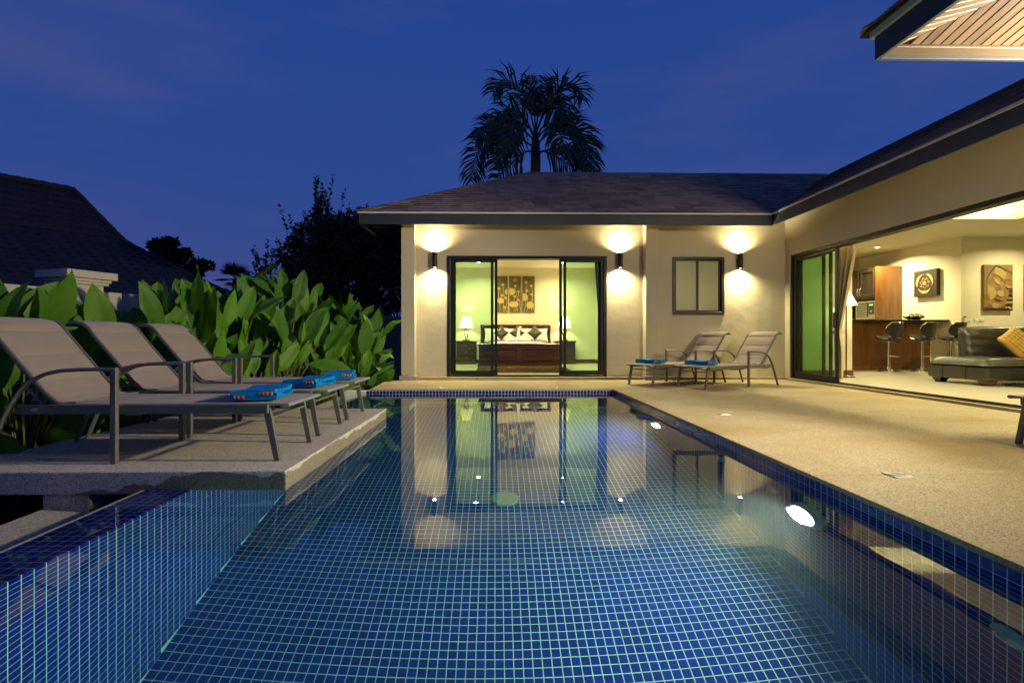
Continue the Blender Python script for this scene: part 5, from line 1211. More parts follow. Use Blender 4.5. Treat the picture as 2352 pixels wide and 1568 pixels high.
for r, nn, mt in ((.125, 7, 'bronzeart'), (.085, 6, 'brownart'), (.05, 5, 'bronzelite'), (.025, 5, 'gold')):
    g = MB(); g.prism([((r*(1+.18*math.sin(nn*a*PI/20))) * math.cos(a*PI/20), (r*(1+.18*math.sin(nn*a*PI/20)))*math.sin(a*PI/20)) for a in range(40)], fc, lambda a, b, r=r: (10.356-(.15-r)*.08, 11.735+a, 2.105+b)); build('rosette', g, M[mt], ft)
# large bronze face canvas (plane y = 10.9)
pt = thing('face_painting', 'tall bronze canvas of a serene downcast face', 'painting', (11.24, 10.87, 1.9)); y0 = 10.84
g = MB(); g.box(10.92, 11.565, y0, 10.898, 1.395, 2.42); build('canvas', g, M['bronzeart'], pt, bevel=.004)
def P2(a, b): return (10.92+a*.645, y0-.0005, 2.42-b*1.025)
def flat(name, pts, mat, d): g = MB(); g.prism(pts, P2, lambda a, b: (10.92+a*.645, y0-d, 2.42-b*1.025)); build(name, g, M[mat], pt)
def stroke(name, pts, r, mat, d=.006):
    g = MB(); g.sweep([(10.92+a*.645, y0-d, 2.42-b*1.025) for a, b in pts], r, r*.6, 6, side=(0,0,1), scale=[.4]+[1]*(len(pts)-2)+[.4]); build(name, g, M[mat], pt, smooth=True)
for i, (b0, b1, mt) in enumerate(((.51, .555, 'redart'), (.555, .60, 'inkline'), (.60, .645, 'redart'), (.65, .70, 'inkline'), (.705, .745, 'greyart'), (.75, .79, 'inkline'), (.795, .84, 'bronzelite'), (.845, .90, 'inkline'))): flat('colour_bar', [(.80, b0), (.995, b0), (.995, b1), (.70, b1)], mt, .003+.0002*i)
flat('colour_bar', [(.01, .905), (.99, .905), (.99, .945), (.01, .945)], 'redart', .0027); flat('colour_bar', [(.01, .95), (.99, .95), (.99, .995), (.01, .995)], 'inkline', .0029)
flat('face', [(.42, .02), (.62, .06), (.80, .14), (.97, .22), (.97, .46), (.86, .56), (.84, .66), (.76, .80), (.62, .92), (.44, .965), (.26, .92), (.10, .84), (.06, .70), (.06, .45), (.08, .32), (.22, .16)], 'bronzeart', .006)
flat('forehead', [(.40, .05), (.60, .10), (.78, .20), (.70, .30), (.50, .26), (.30, .22)], 'bronzelite', .0075); flat('cheek', [(.12, .45), (.30, .50), (.42, .58), (.36, .72), (.20, .76), (.12, .62)], 'bronzelite', .0075)
stroke('hairline', [(.06, .31), (.20, .17), (.40, .02), (.60, .07), (.98, .19)], .010, 'inkline', .009)
for pts in ([(.22, .21), (.36, .215), (.50, .25), (.60, .32), (.62, .42), (.60, .52), (.60, .60)], [(.66, .40), (.74, .345), (.86, .33), (.97, .36)]): stroke('eyebrow', pts, .007, 'inkline', .010)
for pts in ([(.30, .27), (.42, .31), (.52, .37), (.58, .43), (.48, .44), (.38, .39)], [(.70, .45), (.80, .44), (.96, .47), (.88, .54), (.78, .53)]): flat('eyelid', pts, 'bronzelite', .0082)
for pts in ([(.34, .36), (.44, .42), (.58, .43), (.50, .445), (.40, .42)], [(.72, .47), (.82, .51), (.94, .50), (.86, .545), (.77, .53)]): flat('eye', pts, 'inkline', .0092)
flat('nose', [(.60, .36), (.66, .40), (.64, .56), (.68, .66), (.60, .72), (.50, .70), (.42, .66), (.44, .58), (.56, .56)], 'bronzelite', .0095); stroke('nostril', [(.42, .64), (.50, .69), (.58, .71), (.66, .68)], .007, 'inkline', .011)
flat('lips', [(.30, .71), (.42, .75), (.50, .74), (.56, .77), (.66, .79), (.52, .83), (.40, .81)], 'redart', .0088); stroke('mouth', [(.29, .71), (.42, .775), (.54, .785), (.68, .79)], .006, 'inkline', .012)
flat('chin', [(.24, .87), (.34, .83), (.46, .84), (.52, .88), (.46, .93), (.34, .945), (.25, .92)], 'bronzelite', .0088)
for (a, b) in ((.76, .93), (.86, .935), (.90, .955)): flat('ornament', [(a-.05, b), (a, b-.02), (a+.05, b), (a, b+.02)], 'gold', .011)
t = thing('edge_painting', 'dark canvas cut by the right picture edge', 'painting', (12.0, 10.87, 1.9)); g = MB(); g.box(11.865, 12.5, y0, 10.898, 1.395, 2.42); build('canvas', g, M['bronzeart'], t, bevel=.004); g = MB(); rect_frame(g, 11.867, 12.498, 1.397, 2.418, y0-.006, y0-.0005, .02); build('dark_border', g, M['inkline'], t)
# switches and remote
for i, x in enumerate((10.60, 10.80, 10.925)):
    t = thing('switch_plate', ('wall switch plate beside the remote control', 'middle wall switch plate above the sofa', 'right hand wall switch plate above the sofa')[i], 'light switch', (x, 10.89, 1.18), 0, 'wall switches over the sofa')
    g = MB(); g.box(x-.055, x+.055, 10.889, 10.8992, 1.145, 1.215); build('plate', g, M['white'], t, bevel=.003)
    for q in ((-.028, .028), (-.0,), (-.028, .028))[i]: g = MB(); g.box(x+q-.018, x+q+.018, 10.883, 10.8885, 1.165, 1.195); build('rocker', g, M['white'], t, bevel=.002)
t = thing('remote_control', 'white air conditioner remote in its wall holder', 'remote', (10.52, 10.88, 1.2))
g = MB(); g.box(10.495, 10.545, 10.872, 10.8985, 1.15, 1.29); build('case', g, M['white'], t, bevel=.006)
g = MB(); g.box(10.503, 10.537, 10.868, 10.8715, 1.245, 1.275); build('screen', g, M['dark'], t)
g = MB(); g.box(10.49, 10.55, 10.866, 10.8983, 1.13, 1.19); build('holder', g, M['white'], t, bevel=.004)
# sofa
sf = thing('sofa', 'black leather sofa with a long chaise end', 'sofa', (9, 8.2, FZ)); LE = M['leather']
g = MB(); g.box(7.47, 11.2, 7.38, 8.42, .125, .345); build('base', g, LE, sf, bevel=.035, seg=3, smooth=True)
for a, b in ((7.45, 8.42), (8.425, 9.6), (9.605, 11.2)):
    g = MB()
    nx_, ny_ = 16, 16
    def cu(u, v, a=a, b=b):
        e = (1-abs(2*u-1)**8)*(1-abs(2*v-1)**8); return (a+(b-a)*u, 7.36+1.06*v, .355+.03*0+.115*max(0, e)**.4+.018*math.sin(PI*u)*math.sin(PI*v)+.004*math.sin(14*u)*math.sin(11*v))
    g.grid(cu, nx_, ny_); g.grid(lambda u, v, a=a, b=b: (a+(b-a)*u, 7.36+1.06*(1-v), .352), 4, 4); build('seat_cushion', g, LE, sf, smooth='all')
for x in (7.44,):
    for yy in (7.72, 8.12): g = MB(); g.box(7.463, 7.4695, yy-.003, yy+.003, .13, .34); build('seam', g, M['dark'], sf)
for x in (7.86, 8.3, 8.8): g = MB(); g.box(x-.003, x+.003, 7.372, 7.3795, .13, .34); build('seam', g, M['dark'], sf)
for (x, y) in ((7.60, 8.30), (7.60, 7.50), (11, 7.5), (11, 8.3)):
    g = MB(); g.hexa([(x-.05, y-.05, FZ), (x+.05, y-.05, FZ), (x+.05, y+.05, FZ), (x-.05, y+.05, FZ)], [(x-.085, y-.085, .124), (x+.085, y-.085, .124), (x+.085, y+.085, .124), (x-.085, y+.085, .124)]); build('leg', g, M['bedwood'], sf, bevel=.004)
g = MB(); g.box(8.02, 11.2, 8.30, 8.44, .346, .76); build('back_frame', g, LE, sf, bevel=.03, seg=3, smooth=True)
random.seed(4)
for a, b in ((7.90, 9.45), (9.46, 11.1)):
    def bc(s_):
        def f(u, v, a=a, b=b):
            e = max(0, (1-abs(2*u-1)**6)*(1-abs(2*v-1)**5)); bul = e**.45; wr = .012*math.sin(26*v+9*u)*math.exp(-abs(u-.1)*9)*bul+.008*math.sin(19*u+7*v)*bul
            return (a+(b-a)*u-.05*(1-u)*v*0, 8.20+.10*v+s_*(.13*bul+wr), .40+.585*v-.02*(1-u)**4*v)
        return f
    g = MB(); g.grid(bc(-1), 30, 22); g.grid(lambda u, v: bc(1)(1-u, v), 30, 22); build('back_cushion', g, LE, sf, smooth='all', merge=True)
yc = thing('yellow_cushion', 'mustard satin cushion with stitched lattice on the sofa', 'cushion', (8.46, 7.9, .5))
build('cover', pillow_mesh(8.46, 7.86, .715, .46, .46, .17, .45, math.radians(33), seed=3), M['yellow'], yc, smooth='all', merge=True)
g = MB(); ct, stt = math.cos(.45), math.sin(.45); c3, s3 = math.cos(math.radians(33)), math.sin(math.radians(33))
for k in range(6):
    for d in (0, 1):
        pts = []
        for i in range(9):
            a = -.15+.18*(k/5) if d == 0 else -.6+i*.15; 
            aa, bb = ((-.7+k*.24, -.75+i*.19) if d == 0 else (-.75+i*.19, -.55+k*.24))
            e = max(0, (1-aa**4))*max(0, (1-bb**4)); x, z, yy = aa*.25, bb*.25, -.0855*e**.55-.001
            x, z = x*c3-z*s3, x*s3+z*c3; pts.append((8.46+x, 7.86+yy*ct+z*stt, .715-yy*stt+z*ct))
        g.sweep(pts, .0022, .0022, 5)
build('stitching', g, M['stitch'], yc)
t = thing('living_rug', 'dark shaggy rug in front of the black sofa', 'rug', (9, 7, FZ))
g = MB(); g.box(7.9, 11, 5.9, 7.52, FZ+.001, FZ+.02); build('backing', g, M['darkrug'], t)
g = MB(); random.seed(12)
for i in range(5000):
    x, y = random.uniform(7.86, 10), random.uniform(6.2, 7.55); a = random.uniform(0, PI); dx, dy = .008*math.cos(a), .008*math.sin(a)
    g.add([(x-dx, y-dy, FZ+.018), (x+dx, y+dy, FZ+.018), (x+random.uniform(-.03, .03), y+random.uniform(-.03, .03), FZ+.018+random.uniform(.02, .05))], [(0, 1, 2)])
build('pile', g, M['darkrug'], t, kind='stuff')
# curtain and floor lamp behind the parked door leaf
ct_ = thing('curtain', 'peach curtain tied back behind the living room door', 'curtain', (6.0, 8.5, FZ))
def cw(v):  # y-range of the cloth: wide at the top, nipped by a tie at 0.9 m
    z = .07+2.5*v; k = abs(z-.92); return .10+min(.36, .05+.24*k) if z > .92 else .14+.05*min(1, k*3)
g = MB(); g.grid(lambda u, v: (6.02+.045*math.sin(u*8*PI)*(.6+.4*v)+.10*0, 8.66-cw(v)*u*1.15, .07+2.5*v), 64, 40); build('cloth', g, M['curtain'], ct_, smooth='all')
g = MB(); g.sweep([(5.96, 8.68, .86), (5.95, 8.60, .88), (5.955, 8.50, .90), (6.08, 8.49, .90)], .03, .004, 8, side=(0,0,1)); build('tie_band', g, M['curtain'], ct_, smooth=True)
fl = thing('floor_lamp', 'lit floor lamp with pale conical shade half behind the curtain', 'floor lamp', (6.63, 9.2, FZ)); lx, ly = 6.63, 9.22
g = MB(); g.lathe([(.14, 0), (.14, .02), (.03, .035), (.012, .05), (.012, 1.38)], 20, (lx, ly, FZ)); build('stand', g, M['blackiron'], fl, smooth=True)
g = MB(); g.lathe([(.185, 1.40), (.055, 1.66)], 28, (lx, ly, 0), cap=False); build('lamp_shade', g, M['shade'], fl, smooth=True)
g = MB(); g.ball((lx, ly, 1.47), .03, .03, .04, 12, 8); build('bulb', g, M['lens'], fl)
light('bulb_light', 'POINT', (lx, ly, 1.43), 14, (1, .82, .45), fl, .05)

# ================================================================== GARDEN
def XYat(px, Y):          # world x of a sight line at depth Y
    a = (px-1157)/FPX; c, s = math.cos(PSI), math.sin(PSI); return (a*c+s)/(c-a*s)*Y
def Zat(py, px, Y):
    a = (px-1157)/FPX; c, s = math.cos(PSI), math.sin(PSI); return CAM_H-(py-776)/FPX*Y/(c-a*s)
# boundary wall and pillar
wd = Vector((.310, .951, 0)); wp = Vector((-5.27, 6.33, 0)); wn_ = Vector((.951, -.310, 0))
gw = thing('garden_wall', 'long pale boundary wall running behind the leafy hedge', 'wall', wp)
g = MB()
for a, b in ((-7.5, -.19), (.19, 9.6)):
    p, q = wp+wd*a, wp+wd*b; n = wn_*.06
    g.hexa([(p-n)[:2]+(-.9,) if False else ((p-n).x, (p-n).y, -.9), ((p+n).x, (p+n).y, -.9), ((q+n).x, (q+n).y, -.9), ((q-n).x, (q-n).y, -.9)], [((p-n).x, (p-n).y, 1.39), ((p+n).x, (p+n).y, 1.39), ((q+n).x, (q+n).y, 1.39), ((q-n).x, (q-n).y, 1.39)])
build('wall_panel', g, M['gardenwall'], gw, bevel=.008)
gp_ = thing('wall_pillar', 'pale square garden wall pillar with stepped cap above the hedge', 'pillar', (wp.x, wp.y, 0))
def wbox(g, hw, z0, z1, hw1=None):
    hw1 = hw1 or hw; r = lambda h_, z: [tuple(wp+wd*(sx*h_)+wn_*(sy*h_)+Vector((0, 0, z))) for sx, sy in ((-1,-1),(1,-1),(1,1),(-1,1))]
    g.hexa(r(hw, z0), r(hw1, z1)); return g
build('shaft', wbox(MB(), .185, -.9, 1.448), M['gardenwall'], gp_, bevel=.006)
build('cap_step', wbox(MB(), .225, 1.449, 1.485), M['gardenwall'], gp_, bevel=.004); build('cap_step', wbox(MB(), .245, 1.486, 1.522), M['gardenwall'], gp_, bevel=.004)
build('cap', wbox(MB(), .29, 1.523, 1.615), M['gardenwall'], gp_, bevel=.006)

g = MB(); g.prism([(-4.3, 2.2), (-3.3, 2.2), (-3.25, 5.5), (-2.6, 5.6), (-2.57, 9.1), (-1.76, 9.3), (-1.76, 13), (-3.1, 13), (-5.0, 7.0)], lambda x, y: (x, y, -.9), lambda x, y: (x, y, -.42)); build('planting_bed', g, M['soil'], kind='structure')

# heliconia: leaf meshes shared by every plant
random.seed(21)
def leaf_mesh(L, Wd, droop, fold, wav, seed):
    random.seed(seed); ph = random.uniform(0, 6); g = MB(); nu = 12
    ws = [0, .30, .62, .84, .96, 1.0, 1.0, .97, .90, .79, .62, .36, .02]
    def f(u, v):
        i = min(int(u*nu), nu-1); q = u*nu-i; w = (ws[i]*(1-q)+ws[i+1]*q)*Wd/2; s = 2*v-1
        x = L*u; z = -droop*L*u*u+fold*w*abs(s)-fold*.35*w*s*s+wav*Wd*math.sin(u*9+ph+s)*abs(s)
        return (x, s*w+.03*L*math.sin(u*3+ph)*u, z)
    g.grid(f, nu, 6); return g.mesh('leaf', M['leaf'], 'all')
leaves = [leaf_mesh(*p, seed=i) for i, p in enumerate([(.62, .24, .12, .45, .05), (.70, .26, .22, .40, .06), (.55, .20, .05, .60, .04), (.75, .25, .35, .35, .07), (.50, .19, .30, .50, .05), (.66, .21, .02, .75, .03), (.80, .30, .10, .40, .05), (.58, .23, .50, .30, .08)])]
ribs = []
def heliconia(x, y, ztop, n, lb, spread=.36, lean=(0, 0), scale=1.0, zb=-.42):
    t = thing('heliconia_plant', lb, 'plant', (x, y, zb), 0, 'broad leaved plants of the hedge'); st = MB(); rb = MB()
    Ht = ztop-zb
    for k in range(n):
        az = random.uniform(0, 2*PI); q = k/max(1, n-1)
        tip = Ht*(1.0 if k == 0 else random.uniform(.80, 1.0) if k < n*.45 else random.uniform(.52, .85) if k < n*.75 else random.uniform(.28, .6))
        m = random.choice(leaves); sc = scale*random.uniform(.75, 1.15)
        up = random.uniform(.8, 2.2) if tip > Ht*.6 else random.uniform(.0, .9)
        d = Vector((math.cos(az)*.7+lean[0]+.12, math.sin(az)*.7+lean[1]-.10, up)).normalized()
        Ls = .62*sc; bz = max(.22, tip-Ls*max(.15, d.z)); r = random.uniform(.04, spread)*(.4+.6*min(1, bz/.8))
        b = Vector((math.cos(az)*r+lean[0]*bz*.3, math.sin(az)*r+lean[1]*bz*.3, bz))
        nh_ = Vector((.75+random.uniform(-.7, .6), -.55+random.uniform(-.6, .6), .55+random.uniform(-.3, .5)))
        nn = (nh_-d*nh_.dot(d)).normalized(); sd = nn.cross(d)
        R = Matrix((d*sc, sd*sc, nn*sc)).transposed().to_4x4(); R.translation = b
        inst('leaf', m, t, R)
        mid_ = Vector((b.x*.35, b.y*.35, bz*.55))
        st.sweep([(random.uniform(-.06, .06), random.uniform(-.06, .06), -.02), mid_, b, b+d*(.10*sc)], .011*sc, .011*sc, 5, side=(1, 0, 0), scale=[1.3, 1.1, .9, .5])
    for k in range(int(n*.6)):
        a = random.uniform(0, 2*PI); st.sweep([(random.uniform(-.1, .1), random.uniform(-.1, .1), -.02), (math.cos(a)*.1, math.sin(a)*.1, random.uniform(.3, .7)*min(1, Ht)), (math.cos(a)*.25, math.sin(a)*.25, random.uniform(.6, .9)*min(1.1, Ht))], .009, .009, 5, side=(1, 0, 0))
    build('stem', st, M['stem'], t, smooth=True, local=True)
spots = []
# front row then the rows behind it: (sight-line x in the photograph's 2352 scale is only used to word the labels)
YTOP = [(-400, 640), (0, 648), (60, 655), (120, 672), (180, 690), (228, 690), (250, 645), (280, 632), (350, 622), (400, 650), (450, 645), (520, 640), (560, 655), (600, 655), (640, 602), (690, 615), (730, 650), (760, 640), (800, 668), (850, 715), (880, 745), (905, 800), (960, 840)]
def ytop(px):
    for (a, ya), (b, yb_) in zip(YTOP, YTOP[1:]):
        if px <= b: return ya+(yb_-ya)*(px-a)/(b-a)
    return 840
front = [(-3.62, 2.75), (-3.58, 3.35), (-3.56, 3.95), (-3.54, 4.5), (-3.5, 5.05), (-3.3, 5.6), (-3.15, 6.15), (-3.0, 6.7), (-2.88, 7.25), (-2.78, 7.8), (-2.68, 8.35), (-2.52, 8.9), (-2.38, 9.45)]
tops = [1.12, 1.22, 1.30, 1.42, 1.42, 1.48, 1.55, 1.60, 1.50, 1.48, 1.36, 1.20, .95]
random.seed(33)
pl = []
for i, ((x, y), zt) in enumerate(zip(front, tops)):
    x -= .16
    pl.append((x, y, .70, 16, 0))
    pl.append((x-.50+random.uniform(-.08, .08), y+.22+random.uniform(-.1, .1), zt*.95, 18, 1))
    if i < 11: pl.append((x-.95+random.uniform(-.1, .1), y+.35+random.uniform(-.1, .1), zt*1.08+random.uniform(-.08, .16), 18, 2))
pl += [(-2.42, 8.85, 'broad leaved plant by the villa side wall, foremost of that corner'), (-2.36, 9.2, 'broad leaved plant tight against the villa side wall'), (-2.62, 9.3, 'broad leaved plant before the bare stretch of garden wall'), (-2.75, 9.6, 'broad leaved plant deepest in the hedge by the villa')]
side = ['in the hedge front', 'in the hedge middle', 'at the hedge back']
where = ['at the left picture edge', 'behind the nearest lounger back', 'below the wall pillar, left of it', 'below the wall pillar, right of it', 'behind the middle lounger back', 'behind the farthest lounger back', 'above the nearest towel', 'above the middle towel', 'above the farthest towel', 'left of the dark conifer gap', 'near the bare garden wall', 'beside the bare garden wall', 'nearest the villa corner']
for k, p_ in enumerate(pl):
    x, y = p_[:2]; own = p_[2] if len(p_) == 3 else None; zt, n, r = (1, 17, 1) if own else p_[2:]
    pq = proj((x, y, 1)); yt = ytop(pq[0])+(random.uniform(0, 35) if r else random.uniform(70, 130)); zt = CAM_H-(yt-776)/FPX*pq[2]
    i = min(range(13), key=lambda j: abs(front[j][1]-(y-(0, .22, .35)[r])))
    heliconia(x, y, zt, n, own or 'broad leaved plant '+side[r]+', '+where[i], scale=(.86, .98, 1.05)[r])
# dark long leaf bending above the hedge
t = thing('banana_plant', 'dark arching banana leaf rising above the hedge against the sky', 'plant', (XYat(575, 9.5), 9.5, -.4))
def bl_(u, v):
    px = 562+70*u**1.5; py = 700-95*u**.62; Y = 9.5; s = 2*v-1; w = .13*math.sin(PI*min(1, .15+u*.84))**.7
    return (XYat(px, Y)+s*w*.8*(1-u*.4), Y+.1*s, Zat(py, px, Y)+s*w*.55*u-.25*w*abs(s))
g = MB(); g.grid(bl_, 16, 6); build('leaf', g, M['tree'], t, smooth='all')
g = MB(); g.sweep([(XYat(575, 9.5), 9.5, -.4), (XYat(566, 9.5), 9.5, .8), bl_(0, .5), bl_(.4, .5), bl_(.9, .5)], .02, .02, 6, side=(1,0,0), scale=[1.6, 1.3, 1, .6, .2]); build('stem', g, M['stem'], t, smooth=True)
# post by the far wall
t = thing('fence_post', 'grey wooden post standing behind the garden wall near the villa', 'post', (XYat(871, 14.6), 14.6, 0)); g = MB(); x = XYat(871, 14.6); g.box(x-.14, x+.14, 14.5, 14.75, -.9, Zat(699, 871, 14.6)); build('post', g, M['bark'], t, bevel=.015)

# neighbour's house: flared tiled roof
R0 = Vector((-14.5, 17.25, 0)); ru = Vector((.62, .785, 0)).normalized(); rn = Vector((.785, -.62, 0)).normalized()
PR = [(0, 5.85), (.69, 4.79), (1.17, 4.06), (1.97, 3.47), (3.28, 2.51), (4.3, 1.95)]
def prz(s):
    for (a, za), (b, zb_) in zip(PR, PR[1:]):
        if s <= b: return za+(zb_-za)*(s-a)/(b-a)
    return PR[-1][1]
nh_ = thing('neighbour_house', 'neighbouring house with steep flared dark tiled roof at the left', 'house', (R0.x, R0.y, 0))
g = MB()
def rp(s, w): p = R0+rn*s+ru*w; return (p.x, p.y, prz(abs(s)))
for (a, _), (b, _) in zip(PR, PR[1:]):
    g.add([rp(a, -11), rp(b, -11), rp(b, b), rp(a, a)], [(0, 1, 2, 3)])                       # front slope
    g.add([rp(-a, -11), rp(-b, -11), rp(-b, b), rp(-a, a)], [(3, 2, 1, 0)])
    g.add([rp(a, a), rp(b, b), rp(-b, b), rp(-a, a)], [(0, 1, 2, 3)])                         # hip end
nroof = build('roof', g, M['rooftile'], nh_)
g = MB(); q = [R0+rn*s+ru*w for s, w in ((3.7, -10.5), (3.7, 3.5), (-3.7, 3.5), (-3.7, -10.5))]; g.hexa([(p.x, p.y, -2.6) for p in q], [(p.x, p.y, 2.2) for p in q]); build('wall', g, M['gardenwall'], nh_)
# interlocking tiles: a shallow wave per tile, butt edges proud
TWd, TR = .30, .26
def tile_geo(c, u, v, n, w=TWd, l=TR+.05):
    vs = []
    for j, dz in ((0, .030), (1, .006)):
        for i in range(5): a = i/4; vs.append(c+u*(a*w)+v*(j*l)+n*(dz+.022*math.sin(a*2*PI)))
    for i in range(5): a = i/4; vs.append(c+u*(a*w)+n*(.0+.022*math.sin(a*2*PI)))
    fs_ = [(i, i+1, i+6, i+5) for i in range(4)]+[(10+i, 11+i, i+1, i) for i in range(4)]
    return vs, fs_
slopes = []; run_s = PR[-1][0]; rows = []
s_ = run_s; 
while s_ > .05:
    z0 = prz(s_); ds = .02
    dz = prz(s_-.05)-prz(s_); vv = (-rn*.05+Vector((0, 0, dz))); ln = vv.length; vv.normalize(); rows.append((s_, z0, vv)); s_ -= TR*.05/ln
nt_all = []
for r, (s_, z0, vv) in enumerate(rows):
    w = s_-TWd-(TWd/2 if r % 2 else 0)
    while w > -10.5:
        c = R0+rn*s_+ru*w; c.z = z0; n = ru.cross(vv); n = n if n.z > 0 else -n
        if inframe(c, 60): nt_all.append((c, vv, n))
        w -= TWd
nt_all.sort(key=lambda q: (q[0]-Vector((0, 0, CAM_H))).length if inframe(q[0], 0) and q[0].z > 1.6 else 99)
noff = wloc(nroof); nm = MB(); a, b = tile_geo(Vector((0,0,0)), Vector((1,0,0)), Vector((0,1,0)), Vector((0,0,1))); nm.add(a, b); nme = nm.mesh('roof_tile', M['rooftile'], True)
rest = MB()
for k, (c, vv, n) in enumerate(nt_all):
    if k < 300: R = Matrix((ru, vv, n)).transposed().to_4x4(); R.translation = c-noff; inst('roof_tile', nme, nroof, R)
    else: a, b = tile_geo(c-noff, ru, vv, n); rest.add(a, b)
build('roof_tile_field', rest, M['rooftile'], nroof, local=True, kind='stuff', smooth=True)
g = MB(); s_ = 0.0
while s_ < 4.2:
    p = R0+rn*s_+ru*s_; p.z = prz(s_)+.03; s2 = s_+.24; q_ = R0+rn*s2+ru*s2; q_.z = prz(s2)+.055; g.cyl(p, q_, .085, 8); s_ += .22
for i in range(45):
    p = R0-ru*(i*.25); p.z = 5.88; q_ = R0-ru*(i*.25+.28); q_.z = 5.90; g.cyl(p, q_, .095, 8)
build('ridge_cap', g, M['rooftile'], nroof)

# trees -------------------------------------------------------------
def leafquad(g, c, d, sz, wd_):
    d = d.normalized(); s = d.cross(Vector((random.uniform(-1, 1), random.uniform(-1, 1), random.uniform(-.3, 1)))); s = s.normalized()*wd_
    g.add([c, c+d*sz*.5+s, c+d*sz, c+d*sz*.5-s], [(0, 1, 2, 3)])
def rv(): 
    while True:
        v = Vector((random.uniform(-1, 1), random.uniform(-1, 1), random.uniform(-1, 1)))
        if .01 < v.length < 1: return v
def tree(name, lb, base, clumps, nleaf, lsz, mat='tree', trunk=.12, grp='trees beyond the garden wall', shoots=0, shoot_h=1.2):
    t = thing(name, lb, 'tree', base, 0, grp); random.seed(hash(lb) % 1000 if False else len(lb)*7+int(base[1]*10))
    b0 = Vector(base); cen = sum((Vector(c[:3]) for c in clumps), Vector())/len(clumps)
    g = MB(); fork = b0+(cen-b0)*.55; g.sweep([b0, b0+(fork-b0)*.5+Vector((.05, 0, 0)), fork], trunk, trunk, 8, side=(1,0,0), scale=[1.2, .9, .75]); build('trunk', g, M['bark'], t, smooth=True)
    g = MB()
    for c in clumps: p = Vector(c[:3]); g.sweep([fork-Vector((0, 0, .1)), fork+(p-fork)*.5+rv()*.1, p], trunk*.45, trunk*.45, 6, side=(1,0,0), scale=[1, .7, .3])
    build('limb', g, M['bark'], t, smooth=True)
    g = MB(); vol = sum(c[3]**2 for c in clumps)
    for c in clumps:
        p = Vector(c[:3]); fz = c[4] if len(c) > 4 else 1.0
        for i in range(int(nleaf*c[3]**2/vol)):
            v = rv(); v *= (.55+.45*random.random())/max(.35, v.length)*v.length**.35
            q = p+Vector((v.x*c[3], v.y*c[3], v.z*c[3]*fz)); leafquad(g, q, v+rv()*.8, lsz*random.uniform(.6, 1.3), lsz*random.uniform(.2, .38))
    for k in range(shoots):
        c = random.choice(clumps); p = Vector(c[:3])+Vector((random.uniform(-1, 1)*c[3]*.8, random.uniform(-.8, .8)*c[3], c[3]*.3)); h = shoot_h*random.uniform(.5, 1.1); top = p+Vector(((p.x-cen.x)*.35+random.uniform(-.1, .1), random.uniform(-.2, .2), h))
        g.sweep([p, top], .012, .012, 4, side=(1,0,0), scale=[1, .3])
        for i in range(int(h*34)):
            q = p+(top-p)*random.uniform(.1, 1); a = random.uniform(0, 2*PI); leafquad(g, q, Vector((math.cos(a), math.sin(a), .7)), lsz*random.uniform(.6, 1.1), lsz*.22)
    build('crown', g, M[mat], t)
def C(px, py, Y, rpx, fz=1.0): return (XYat(px, Y), Y, Zat(py, px, Y), rpx/FPX*Y, fz)
tree('dense_tree', 'dense black green tree filling the gap left of the villa', (XYat(800, 15), 15, -2.5), [C(800, 560, 15, 72), C(860, 590, 15.3, 75), C(745, 610, 15, 62), C(890, 660, 15.5, 70), C(800, 660, 15, 85), C(730, 690, 15, 70), C(845, 520, 15.2, 42), C(770, 540, 15, 45), C(900, 600, 16, 60), C(690, 660, 15.2, 45)], 20000, .15, trunk=.16)
tree('feathery_tree', 'tall loose tree with upright leafy shoots against the sky', (XYat(712, 16), 16, -2.5), [C(712, 560, 16, 48, 1.2), C(680, 590, 16, 40, 1.2), C(748, 540, 16, 38, 1.1), C(690, 640, 16, 42), C(735, 500, 16, 24, 1.2)], 4400, .13, 'olive', .10, shoots=30, shoot_h=1.25)
tree('slender_tree', 'small thin reddish tree between the fan palm and the tall tree', (XYat(615, 14.5), 14.5, -2.5), [C(612, 640, 14.5, 26, 1.1), C(625, 600, 14.5, 17, 1.2), C(598, 610, 14.5, 15, 1.2), C(620, 680, 14.5, 34), C(650, 690, 14.5, 34)], 1500, .11, 'olive', .05, shoots=12, shoot_h=.5)
tree('rounded_tree', 'far round headed tree peeping over the neighbour roof', (XYat(400, 30), 30, -2.5), [C(365, 567, 30, 18, .8), C(392, 560, 30, 14, .8), C(405, 590, 30, 22, .7), C(425, 582, 30, 11, .8), C(380, 595, 30, 24), C(455, 608, 30, 15, .7), C(478, 610, 30, 9, .7), C(440, 625, 30, 18)], 2600, .30, 'tree', .25)
tree('dark_shrub', 'dark shrub low behind the hedge below the fan palm', (XYat(600, 13), 13, -2.5), [C(570, 700, 13, 40), C(620, 715, 13, 45), C(670, 720, 13, 45), C(540, 715, 13, 35), C(730, 735, 13.4, 45), C(800, 740, 14.5, 45)], 3800, .14, 'tree', .05)
